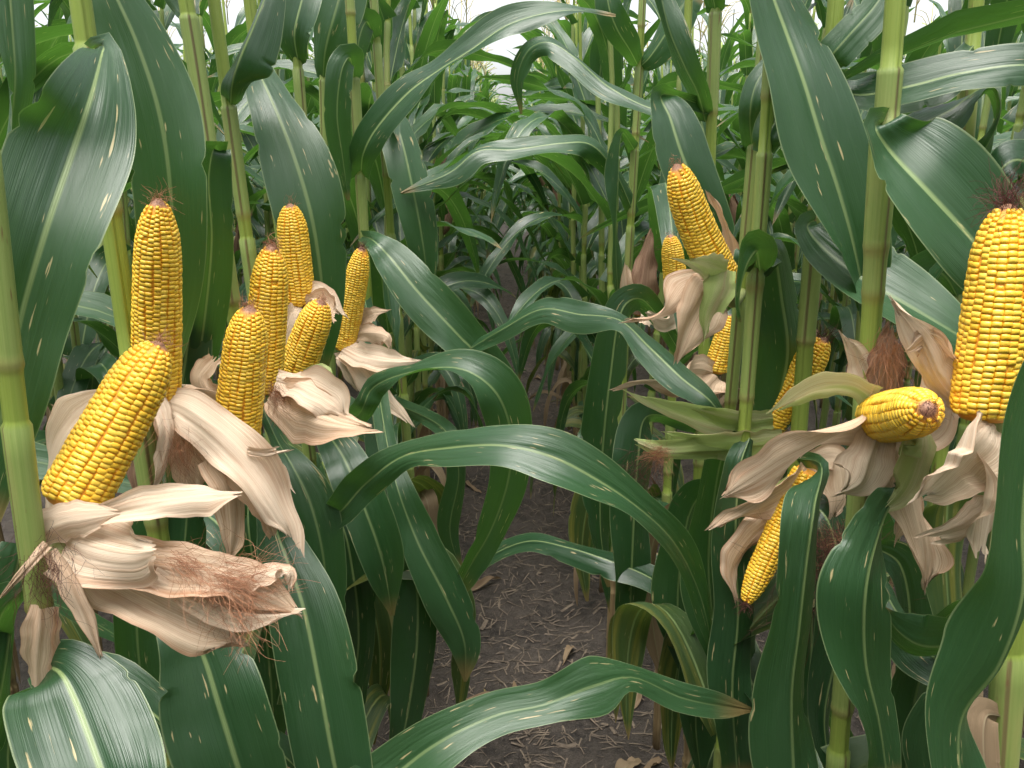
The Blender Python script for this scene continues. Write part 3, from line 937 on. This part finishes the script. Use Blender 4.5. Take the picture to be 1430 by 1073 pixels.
Fp = Plant('corn plant with a plump ear leaning right over the curled tan husk', (412, 40), (432, 300), 1.55, .0105, (95, 330), seed=6)
Fp.leaf((418,92,1.55,18,0),(412,50,1.52,50,.03),(420,10,1.52,52,.03),(440,-60,1.55,30,0))
e = Fp.ear((406,540,1.12), (450,420,1.10), 54, rows=18, seed=26, silk_n=50, silk_len=.014)
e.husk((410,545,1.1,30,.01),(440,520,1.08,24,.01),(458,520,1.07,14,.01),(452,535,1.07,8,0), mat='husk_green', n=20)
Fp.leaf((440,560,1.5,20,0),(455,600,1.2,40,.03),(480,640,1.12,60,.03),(505,700,1.09,66,.03),(533,780,1.08,60,.02),(548,860,1.1,6,0), face=-1)
Fp.leaf((436,640,1.5,20,0),(462,720,1.02,38,.01),(510,676,.96,46,.02),(560,638,.93,32,.04),(622,626,.89,56,.04),(700,622,.86,62,.04),(770,638,.845,78,.03),(830,668,.84,68,.03),(888,706,.85,42,.03),(940,755,.88,34,.03),(975,822,.92,28,.02),(993,890,.95,18,.02),(1001,955,1.0,4,0), face=-1, fold=.14, n=90, label='long green leaf arching right across the middle of the path')

G = Plant('corn plant carrying a narrow dark-tipped ear beside a leaf slanting into the path', (452, 112), (455, 250), 1.85, .011, (112,), seed=7)
G.leaf((451,112,1.85,20,0),(455,70,1.8,52,.03),(468,20,1.78,66,.03),(490,-50,1.8,50,.02),(520,-120,1.85,10,0), face=1)
e = G.ear((480,488,1.5), (506,345,1.48), 36, rows=18, seed=27, silk_n=60, silk_mat='silk_dark', silk_len=.014)
e.husk((478,485,1.48,30,.01),(505,498,1.45,38,.03),(545,505,1.44,34,.03),(592,504,1.44,5,0), mat='husk_pale', wrinkle=.003)
e.husk((478,490,1.48,26,.01),(508,520,1.45,34,.03),(538,555,1.44,30,.03),(572,592,1.44,5,0), mat='husk_pale', wrinkle=.003)
e.husk((490,470,1.5,20,.01),(515,465,1.48,28,.02),(540,470,1.47,20,.02),(545,485,1.47,5,0), mat='husk')
e.husk((500,450,1.52,16,.01),(520,440,1.5,20,.02),(538,436,1.5,5,0), mat='husk')
e.husk((476,490,1.49,20,.01),(490,525,1.47,16,.02),(500,545,1.47,4,0), mat='husk_pale')
G.leaf((458,600,1.85,20,0),(500,580,1.27,32,.02),(520,542,1.2,32,.03),(570,520,1.15,26,.05),(640,514,1.11,36,.05),(690,545,1.1,58,.04),(713,602,1.12,62,.03),(710,670,1.15,56,.03),(686,740,1.18,46,.02),(652,800,1.2,30,.02),(628,850,1.22,5,0), face=-1, fold=.12, n=80)

H = Plant('corn plant whose long leaf sweeps up from the left across the sky gap', (490, 30), (508, 310), 1.72, .0112, (110, 243), seed=8)
H.leaf((504,245,1.72,26,0),(507,215,1.68,40,.03),(525,180,1.66,46,.04),(569,130,1.64,48,.05),(612,98,1.63,30,.06),(656,70,1.62,32,.05),(714,32,1.62,24,.05),(790,14,1.62,20,.04),(860,22,1.64,4,0), face=-1, n=80)
H.leaf((495,112,1.72,26,0),(488,80,1.68,30,.03),(476,100,1.66,36,.04),(470,160,1.66,40,.04),(478,220,1.68,30,.03),(486,280,1.7,5,0))
H.leaf((506,330,1.7,14,0),(520,335,1.58,26,.02),(545,360,1.55,54,.04),(583,407,1.52,64,.04),(637,465,1.5,60,.04),(690,522,1.52,54,.03),(716,590,1.56,44,.03),(712,660,1.6,30,.02),(700,720,1.64,5,0), face=-1, label='pale green leaf slanting down into the path')
H.leaf((510,420,1.7,20,0),(545,640,1.25,30,.02),(578,745,1.19,52,.03),(620,830,1.17,66,.03),(648,895,1.17,50,.02),(650,952,1.18,4,0), face=-1)
H.leaf((508,520,1.7,20,0),(545,700,1.25,50,.03),(578,800,1.22,62,.03),(582,890,1.2,62,.03),(570,990,1.2,52,.02),(550,1080,1.2,20,0), face=1)

I = Plant('slender corn plant behind the long sweeping leaf on the left', (522, 0), (537, 200), 2.0, .011, (60, 150), seed=9, lower=3)
I.leaf((534,150,2.0,20,0),(555,180,1.95,50,.05),(575,260,1.9,56,.05),(590,340,1.9,46,.04),(600,420,1.92,5,0))
I.leaf((525,60,2.0,18,0),(512,30,1.96,34,.04),(500,60,1.94,36,.04),(498,130,1.95,4,0))
I.leaf((545,560,2.0,20,0),(620,600,1.6,26,.02),(640,660,1.58,30,.03),(628,740,1.6,30,.02),(645,800,1.62,4,0), mat='leaf')

# a plant at the photographer's left whose low leaf crosses the foot of the picture
J = Plant('corn plant whose broad pale leaf crosses the path at the foot of the picture', (-330, 500), (-190, 1000), .45, .012, (), seed=10, lower=0, upper=0)
J.leaf((-150,1130,.45,40,0),(200,1230,.6,80,.0),(400,1190,.74,92,.02),(520,1108,.78,96,.03),(606,1042,.8,82,.03),(690,1000,.82,60,.04),(760,984,.83,54,.04),(832,958,.84,88,.03),(884,946,.86,40,.03),(950,974,.88,44,.03),(1005,986,.9,36,.02),(1053,992,.92,4,0), face=-1, n=110, fold=.12, label='broad pale green leaf crossing the path at the foot of the picture')

# ---- right row
K = Plant('corn plant at the right edge with a big upright ear in wide pale husks', (1462, 300), (1405, 1000), .60, .0125, (560,), seed=11, upper=0)
e = K.ear((1372,585,.585), (1408,285,.60), 92, rows=20, individual=300, seed=31, silk_n=90, silk_mat='silk_dark', silk_len=.03, label='large upright yellow ear at the right edge with a dark silk tuft')
e.husk((1385,590,.57,50,.01),(1365,610,.56,90,.02),(1335,645,.555,84,.03),(1305,680,.55,56,.02),(1285,695,.55,10,0), mat='husk_pale', wrinkle=.003)
e.husk((1400,600,.58,60,.01),(1392,660,.57,84,.02),(1380,720,.565,62,.02),(1372,775,.56,30,.01), mat='husk_pale', wrinkle=.003)
e.husk((1345,570,.60,30,.01),(1310,530,.60,56,.02),(1290,490,.60,50,.02),(1275,460,.60,30,.02),(1245,420,.605,6,0), mat='husk_pale', wrinkle=.003)
e.husk((1340,520,.61,24,.01),(1325,500,.60,30,.02),(1300,478,.60,34,.02),(1275,490,.60,20,0), mat='husk')
e.husk((1395,710,.57,40,.01),(1350,740,.57,30,.01),(1300,752,.57,16,0), mat='husk_pale', n=20)
K.leaf((1500,400,.54,40,0),(1470,500,.50,80,.02),(1436,610,.49,92,.03),(1424,730,.49,98,.03),(1424,830,.49,92,.03),(1392,925,.495,84,.04),(1340,1000,.5,62,.04),(1338,1090,.5,80,.03),(1360,1200,.5,60,0), face=1, fold=.1, n=80, label='broad dark leaf hanging close to the lens at the right edge')
K.leaf((1418,860,.60,20,0),(1380,870,.62,40,.02),(1340,895,.64,60,.03),(1290,900,.65,60,.03),(1255,880,.66,40,.02),(1235,850,.66,6,0), mat='leaf', face=1)
K.leaf((1404,1000,.6,20,0),(1375,1000,.58,40,.01),(1372,1060,.57,44,.01),(1380,1130,.57,40,0), mat='leaf_dry')

Lp = Plant('corn plant with an ear pointing straight out at the viewer from torn tan husks', (1253, 0), (1217, 480), .74, .0108, (168, 95), seed=12)
Lp.leaf((1238,172,.74,40,0),(1224,176,.70,52,.02),(1246,212,.70,98,.04),(1292,262,.68,124,.05),(1346,320,.67,118,.05),(1402,384,.67,92,.04),(1460,460,.68,40,0), face=-1, fold=.14, cup=.3, rib=.003, label='broad green leaf slanting down to the right from the near stalk')
e = Lp.ear((1226,585,.70), (1298,572,.565), 80, rows=16, individual=230, seed=32, silk_n=60, silk_mat='silk_dark', silk_len=.008, label='foreshortened yellow ear seen almost end on')
e.husk((1225,590,.68,50,.01),(1180,600,.67,46,.02),(1120,632,.66,56,.03),(1060,668,.66,46,.03),(1012,694,.66,6,0), mat='husk', wrinkle=.003)
e.husk((1222,560,.69,40,.01),(1190,540,.68,36,.02),(1140,542,.675,40,.03),(1085,572,.675,5,0), mat='husk_green')
e.husk((1225,600,.68,40,.01),(1212,640,.66,46,.02),(1200,675,.655,36,.02),(1168,690,.655,5,0), mat='husk_pale')
e.husk((1238,560,.71,40,.01),(1236,520,.71,54,.02),(1240,490,.71,44,.02),(1246,462,.71,16,0), mat='husk_brown')
e.husk((1228,560,.72,30,.01),(1205,510,.73,30,.02),(1192,485,.73,20,.01),(1180,470,.73,4,0), mat='husk_pale')
e.husk((1240,610,.68,50,.01),(1262,650,.67,60,.02),(1280,720,.665,64,.02),(1292,780,.665,40,.02),(1292,822,.665,5,0), mat='husk', wrinkle=.003)
e.husk((1262,590,.68,50,.01),(1300,600,.66,60,.02),(1318,560,.65,60,.02),(1310,510,.65,40,.01), mat='husk_pale', wrinkle=.003)
e.husk((1230,600,.69,40,.01),(1240,640,.70,40,.02),(1260,700,.70,40,.02),(1250,750,.7,6,0), mat='husk', wrinkle=.003)
e.husk((1260,640,.66,20,.01),(1280,620,.63,50,.02),(1262,680,.63,40,.02),(1240,705,.635,10,0), mat='husk_green')
e.silk((1240,480,.70),(1240,540,.7), 90, length=.045, spread=.15, jitter=.007)
Lp.leaf((1222,700,.74,20,0),(1252,676,.66,24,.02),(1228,735,.63,50,.03),(1207,820,.60,76,.03),(1206,920,.60,74,.03),(1226,1010,.60,58,.02),(1240,1100,.6,46,0), face=1, fold=.2)
Lp.leaf((1222,800,.74,20,0),(1250,855,.7,50,.03),(1290,905,.68,64,.03),(1330,960,.66,40,.02),(1300,1040,.66,60,.02),(1310,1120,.66,40,0), face=1)
Lp.leaf((1325,690,.72,56,.02),(1322,780,.72,58,.02),(1326,870,.715,46,.02),(1320,945,.71,5,0), mat='leaf_old', face=-1)

Mp = Plant('corn plant whose broad leaf drapes from the top, its ear hidden behind the stalk', (1167, 0), (1117, 590), .98, .0115, (104, 300), seed=13)
Mp.leaf((1152,105,.98,32,0),(1158,84,.95,50,.02),(1185,52,.94,50,.03),(1222,10,.94,46,.03),(1255,-40,.95,30,0), face=1, fold=.5)
Mp.leaf((1060,-110,1.0,60,0),(1076,-20,.95,78,.03),(1097,42,.93,98,.04),(1122,112,.905,102,.04),(1146,190,.89,106,.04),(1170,262,.885,100,.04),(1192,340,.89,80,.03),(1210,430,.91,40,.02),(1216,500,.93,6,0), face=-1, fold=.14, label='broad pale green leaf draping from the top on the right')
Mp.leaf((1145,305,.98,30,0),(1128,316,.95,40,.02),(1150,346,.93,78,.04),(1200,386,.90,98,.05),(1268,426,.87,92,.05),(1330,462,.85,64,.03),(1400,505,.84,10,0), face=-1, fold=.14)
e = Mp.ear((1068,600,1.02), (1153,472,1.0), 52, rows=18, seed=33, silk_n=50, silk_mat='silk_dark', silk_len=.025, label='yellow ear leaning right behind a stalk')
e.husk((1075,610,1.0,40,.01),(1040,600,.98,34,.02),(985,585,.97,40,.03),(930,568,.97,24,.02),(893,552,.97,4,0), mat='husk_green')
e.husk((1095,615,.98,36,.01),(1050,622,.96,40,.02),(990,622,.95,38,.03),(935,608,.95,5,0), mat='husk_green', wrinkle=.0015)
e.husk((1080,585,.99,24,.01),(1040,588,.97,34,.02),(1000,580,.96,24,.02),(975,572,.96,5,0), mat='husk_green')
e.husk((1050,628,.97,34,.01),(980,630,.95,32,.02),(925,632,.945,26,.02),(890,618,.945,10,.0), mat='husk_green', fold=.6)
e.silk((925,632,.94),(895,640,.94), 120, mat='silk', length=.03, spread=.5, jitter=.006)
e.silk((900,650,.95),(890,700,.95), 90, mat='silk_dark', length=.045, spread=.5, jitter=.012)
Mp.leaf((1112,640,.96,24,0),(1146,650,.86,26,.02),(1136,705,.78,66,.03),(1124,790,.74,80,.03),(1114,880,.72,76,.03),(1104,970,.71,76,.03),(1108,1090,.7,82,.02),(1120,1200,.7,40,0), face=1, fold=.36)

Np = Plant('corn plant with a thin ear hanging tip down beside a broad leaf', (1070, 200), (1043, 570), .96, .0092, (382, 215), seed=14)
Np.leaf((1062,384,.96,32,0),(1056,350,.92,62,.03),(1040,372,.90,44,.04),(1030,420,.90,20,.03),(1034,450,.91,4,0), face=1)
Np.leaf((1062,380,.97,30,0),(1078,350,.98,50,.03),(1090,420,1.0,84,.05),(1098,490,1.0,84,.05),(1086,560,1.0,60,.03),(1070,620,1.0,10,0), face=1)
Np.leaf((1068,215,.96,32,0),(1073,190,.955,46,.02),(1090,160,.96,50,.03),(1125,112,.97,46,.03),(1165,55,.98,30,.02),(1190,0,1.0,6,0), face=1)
e = Np.ear((1128,655,.93), (1040,845,.90), 45, rows=14, seed=34, silk_n=50, silk_mat='silk_dark', silk_len=.012, label='thin yellow ear hanging tip down')
e.husk((1130,660,.92,40,.01),(1090,690,.915,40,.02),(1045,715,.91,30,.02),(996,738,.91,5,0), mat='husk')
e.husk((1085,720,.93,36,.01),(1045,755,.925,34,.02),(1022,795,.92,26,.02),(1028,840,.92,5,0), mat='husk', face=-1)
e.husk((1120,650,.94,30,.01),(1170,640,.93,40,.02),(1180,690,.92,30,.02),(1165,720,.92,6,0), mat='husk')
e.silk((1160,750,.85),(1150,900,.85), 200, mat='silk_dark', length=.14, spread=.25, jitter=.016, droop=.8)
e.silk((1180,770,.85),(1140,760,.85), 70, mat='silk', length=.05, spread=.5, jitter=.010)

O = Plant('corn plant with a curved ear leaning left out of a split tan husk', (1052, 219), (1036, 400), 1.16, .0092, (205,), seed=15)
O.leaf((1050,208,1.16,26,0),(1048,160,1.12,40,.02),(1056,120,1.12,40,.03),(1080,80,1.14,20,0), face=1)
e = O.ear((1015,398,1.04), (944,230,1.0), 54, rows=18, seed=35, silk_n=40, silk_len=.008, bend=-.006, label='yellow ear leaning left, highest on the right side')
e.husk((1012,385,1.05,30,.01),(1018,340,1.05,30,.02),(1005,295,1.045,20,.02),(990,270,1.04,4,0), mat='husk', face=-1)
e.husk((1005,385,1.01,40,.01),(978,400,.99,44,.03),(935,438,.98,32,.03),(875,448,.98,4,0), mat='husk')
e.husk((1005,380,1.01,50,.01),(980,420,.99,66,.03),(958,465,.98,54,.03),(945,505,.98,10,0), mat='husk', wrinkle=.003, face=-1)
e.husk((1015,378,1.0,26,.01),(995,372,.98,40,.02),(975,366,.975,20,.02),(955,362,.975,4,0), mat='husk_green')
e.husk((1010,375,1.0,40,.01),(1003,405,.985,46,.02),(990,440,.98,30,.02),(985,470,.98,5,0), mat='husk_green')
O.leaf((1012,590,1.15,20,0),(990,560,1.14,36,.04),(952,530,1.18,50,.05),(905,485,1.24,46,.05),(864,448,1.3,24,.05),(808,440,1.35,30,.05),(757,433,1.4,30,.05),(703,460,1.45,28,.04),(660,486,1.5,20,.03),(638,503,1.5,3,0), tilt=-1, face=1, n=80, label='slim leaf reaching left over the path from the right row')
O.leaf((1012,840,1.16,20,0),(985,868,1.25,20,.02),(940,830,1.28,30,.04),(900,804,1.3,34,.05),(850,784,1.32,40,.05),(790,765,1.37,30,.05),(735,757,1.42,30,.04),(670,786,1.46,24,.03),(638,818,1.5,3,0), tilt=-1, face=1, n=70)

Q = Plant('corn plant behind the leaning ear with a second small ear near its foot', (1000, 20), (990, 300), 1.42, .011, (18, 300), seed=16)
Q.leaf((1000,20,1.42,24,0),(995,-10,1.4,36,.02),(985,-60,1.4,30,0))
Q.leaf((985,170,1.42,26,0),(975,130,1.38,36,.03),(958,95,1.37,42,.04),(935,40,1.38,36,.04),(918,-30,1.4,24,0), face=1, fold=.4)
Q.leaf((990,150,1.42,20,0),(925,132,1.33,30,.03),(936,165,1.28,64,.05),(952,215,1.25,82,.05),(975,270,1.24,74,.04),(1000,330,1.25,36,.03),(1010,380,1.26,5,0), face=-1, fold=.15, label='pale green leaf standing right behind the leaning ear')
Q.leaf((990,160,1.42,16,0),(918,155,1.45,26,.03),(852,124,1.52,32,.05),(800,80,1.56,30,.05),(765,60,1.58,22,.04),(738,72,1.6,20,.03),(723,112,1.62,18,.03),(728,160,1.63,3,0), tilt=-1, face=1, n=70)
e = Q.ear((998,520,1.3), (1022,440,1.3), 34, rows=14, seed=36, silk_n=0)
e.husk((995,520,1.28,30,.01),(975,515,1.26,36,.02),(955,520,1.25,22,.02),(940,530,1.25,4,0), mat='husk')
e.husk((1000,525,1.28,30,.01),(985,545,1.26,34,.02),(990,575,1.26,10,0), mat='husk')
e.husk((985,540,1.28,20,.01),(940,540,1.27,20,.02),(900,535,1.26,18,.02),(858,545,1.26,4,0), mat='husk')
Q.leaf((985,600,1.42,20,0),(905,580,1.35,30,.03),(890,640,1.32,56,.04),(884,730,1.31,58,.04),(880,830,1.31,46,.03),(878,920,1.32,5,0), face=1)

S_ = Plant('corn plant on the right with a small far ear rising from the shade', (960, 60), (948, 330), 1.75, .0105, (90, 250), seed=17, lower=3)
e = S_.ear((948,432,1.62), (936,328,1.6), 34, rows=18, seed=37, silk_n=20, silk_len=.012, label='small yellow ear, farthest on the right')
e.husk((950,435,1.6,24,.01),(930,450,1.58,24,.02),(905,440,1.57,14,0), mat='husk_pale')
S_.leaf((955,500,1.75,20,0),(900,420,1.6,30,.03),(868,432,1.52,46,.04),(851,530,1.5,56,.04),(840,640,1.5,52,.04),(838,740,1.5,36,.03),(850,820,1.5,5,0), face=1)
S_.leaf((958,90,1.75,18,0),(968,130,1.7,40,.04),(985,200,1.7,48,.04),(995,280,1.72,5,0))

T_ = Plant('slender corn plant on the right with a brown husked ear', (897, 0), (886, 220), 2.05, .0105, (92, 210), seed=18, lower=3)
T_.leaf((891,92,2.05,20,0),(880,70,2.0,30,.03),(862,40,1.98,40,.04),(850,5,1.98,36,.04),(845,-50,2.0,10,0))
T_.leaf((892,95,2.05,20,0),(908,80,2.02,34,.04),(935,40,2.0,44,.05),(965,-10,2.0,40,.04))
T_.leaf((888,212,2.05,20,0),(868,186,1.98,8,.05),(862,260,1.96,16,.06),(859,340,1.97,14,.05),(863,425,1.98,3,0))
T_.leaf((886,300,2.05,18,0),(858,240,2.0,24,.03),(825,203,1.95,26,.05),(785,201,1.92,28,.05),(718,210,1.9,28,.05),(668,212,1.89,28,.05),(628,242,1.88,30,.04),(560,270,1.88,3,0), tilt=-1, face=1, n=60)
tube_e = T_.ear((893,440,1.95), (906,350,1.95), 26, rows=12, seed=38, silk_n=40, silk_mat='silk_dark', silk_len=.05, pitch=.007)
tube_e.husk((890,440,1.92,40,.02),(895,400,1.91,44,.03),(902,360,1.915,32,.02),(910,322,1.92,5,0), mat='husk_brown', fold=.6)
tube_e.husk((888,435,1.93,26,.01),(878,405,1.92,24,.02),(874,370,1.92,5,0), mat='husk')
tube_e.husk((895,440,1.91,26,.02),(915,445,1.9,20,.02),(925,460,1.9,4,0), mat='husk_pale')

U = Plant('tall corn plant at the upper right behind the long level leaf', (1365, 20), (1340, 330), 1.05, .011, (70, 250), seed=19, lower=1)
U.leaf((1362,60,1.05,24,0),(1330,100,1.0,50,.05),(1290,118,1.0,58,.05),(1230,132,1.03,52,.05),(1180,130,1.08,30,.04),(1140,135,1.12,4,0), tilt=-1, face=1)
U.leaf((1155,118,1.0,10,0),(1200,132,.98,50,.03),(1270,120,.95,58,.04),(1350,100,.93,52,.04),(1440,90,.92,44,.03),(1540,110,.93,20,0), face=-1, label='long level leaf at the upper right')
U.leaf((1350,250,1.05,24,0),(1392,170,1.0,20,.06),(1392,130,.98,26,.06),(1372,125,.97,20,.05),(1320,160,.96,60,.05),(1265,180,.96,50,.04),(1220,170,.97,5,0), tilt=-1, face=1)
U.leaf((1345,300,1.05,24,0),(1380,260,1.0,44,.04),(1420,225,1.0,70,.05),(1480,260,1.02,60,.03))
U.leaf((1340,420,1.05,24,0),(1320,385,1.0,60,.04),(1300,380,.98,70,.04),(1260,400,.97,50,.03),(1240,450,.98,5,0), face=1)

Np.leaf((1046,612,.955,20,0),(1032,655,.935,44,.01),(1026,760,.935,62,.01),(1030,860,.935,58,.01),(1022,960,.93,60,.01),(1030,1090,.93,40,0), face=1)
# dark leaves hanging low in the shade of the right and left rows
Np.leaf((1040,610,.97,20,0),(1012,625,1.0,40,.03),(995,700,1.02,56,.04),(988,790,1.02,54,.04),(996,880,1.02,40,.03),(1004,960,1.03,4,0), face=1)
Np.leaf((1038,690,.97,20,0),(1066,690,1.02,44,.03),(1060,780,1.04,60,.04),(1036,880,1.04,58,.04),(1042,990,1.04,50,.03),(1050,1090,1.04,10,0), face=1)
O.leaf((1018,680,1.16,20,0),(970,700,1.18,40,.04),(950,780,1.18,50,.04),(946,870,1.18,44,.03),(960,960,1.18,5,0), face=1)
O.leaf((1012,760,1.16,20,0),(1006,800,1.1,50,.04),(985,900,1.1,58,.04),(972,1000,1.1,46,.03),(980,1090,1.1,10,0), mat='leaf', face=-1)
Q.leaf((985,700,1.42,20,0),(930,720,1.42,30,.03),(905,790,1.42,40,.03),(912,880,1.42,30,.03),(925,950,1.42,4,0), mat='leaf_dry')
S_.leaf((940,620,1.75,20,0),(860,640,1.65,26,.03),(825,690,1.62,36,.03),(812,770,1.62,30,.03),(820,840,1.62,4,0), mat='leaf_old')
Mp.leaf((1108,700,.96,24,0),(1150,720,.92,50,.03),(1172,800,.9,64,.03),(1168,900,.9,60,.03),(1150,1000,.9,52,.03),(1160,1090,.9,20,0), face=1)
Mp.leaf((1104,760,.96,24,0),(1128,800,.97,60,.03),(1132,900,.97,66,.03),(1128,1010,.97,60,.03),(1135,1100,.97,20,0), face=1)
K.leaf((1408,880,.6,24,0),(1345,860,.68,50,.03),(1290,930,.7,66,.03),(1270,1010,.7,62,.03),(1262,1100,.7,40,0), face=1)
Lp.leaf((1212,760,.74,24,0),(1258,790,.76,56,.03),(1272,880,.77,66,.03),(1262,980,.77,60,.03),(1266,1090,.77,30,0), face=-1)
D.leaf((352,640,1.22,20,0),(345,720,1.12,50,.04),(355,800,1.1,66,.04),(372,900,1.1,60,.04),(380,1000,1.1,50,.03),(376,1090,1.1,10,0), face=1)
E.leaf((395,640,1.42,20,0),(470,720,1.25,44,.03),(492,800,1.22,58,.04),(500,890,1.22,56,.04),(492,980,1.22,46,.03),(500,1080,1.22,6,0), face=1)
E.leaf((395,760,1.42,20,0),(500,800,1.35,26,.03),(525,870,1.33,40,.03),(530,950,1.33,32,.02),(522,1040,1.33,4,0), mat='leaf_old')
I.leaf((550,700,2.0,20,0),(590,690,1.75,30,.03),(600,740,1.72,34,.03),(592,820,1.72,26,.03),(598,880,1.72,4,0), mat='leaf_dry')
A.leaf((36,820,.57,20,0),(5,850,.6,40,.03),(-20,920,.62,50,.03),(-30,1010,.62,30,.02), face=1)
C.leaf((345,720,1.05,20,0),(250,700,1.0,40,.03),(205,760,.98,64,.04),(190,850,.97,70,.04),(196,950,.97,60,.03),(210,1060,.97,20,0), face=1)

# ------------------------------------------------------------------ fallen leaves on the path
def fallen_leaves():
    rg = np.random.default_rng(61)
    where = ['left side', 'middle', 'right side']
    for i in range(44):
        y = 1.7 + 4.0 * rg.random() ** 1.4
        x = rg.uniform(-.5, .5) if i % 2 else rg.choice([-1, 1]) * rg.uniform(.2, .45)
        L = rg.uniform(.06, .24); W = rg.uniform(.018, .045); a = rg.uniform(0, 6.28)
        t = np.linspace(0, 1, 16)
        aa = a + rg.uniform(-.9, .9) * t
        C = np.cumsum(np.stack([np.cos(aa), np.sin(aa), 0 * t], -1) * L / 16, axis=0)
        C[:, 2] = ground_z(x + C[:, 0], y + C[:, 1]) - float(ground_z(x, y)) + .006 + .02 * rg.random() * np.sin(t * 3.1) ** 2
        S = np.stack([-np.sin(aa), np.cos(aa), rg.uniform(-.4, .4) * np.sin(t * 5)], -1) * (W / 2 * blade_width(t, .4) + .001)[:, None]
        mb = Mesh(); ribbon(mb, C, S, rg.uniform(.2, .8), .3, 40, 7, 0, .0008, -1, .001, 700 + i)
        o = link('fallen_leaf', mb.mesh('fallen_leaf', M['leaf_dry' if rg.random() < .8 else 'leaf_old']))
        o.location = (x, y, float(ground_z(x, y)))
        tag(o, 'dry curled leaf lying on the soil, %s of the path' % where[0 if x < -.15 else 2 if x > .15 else 1], 'fallen leaf', 'dead leaves lying on the path')
fallen_leaves()
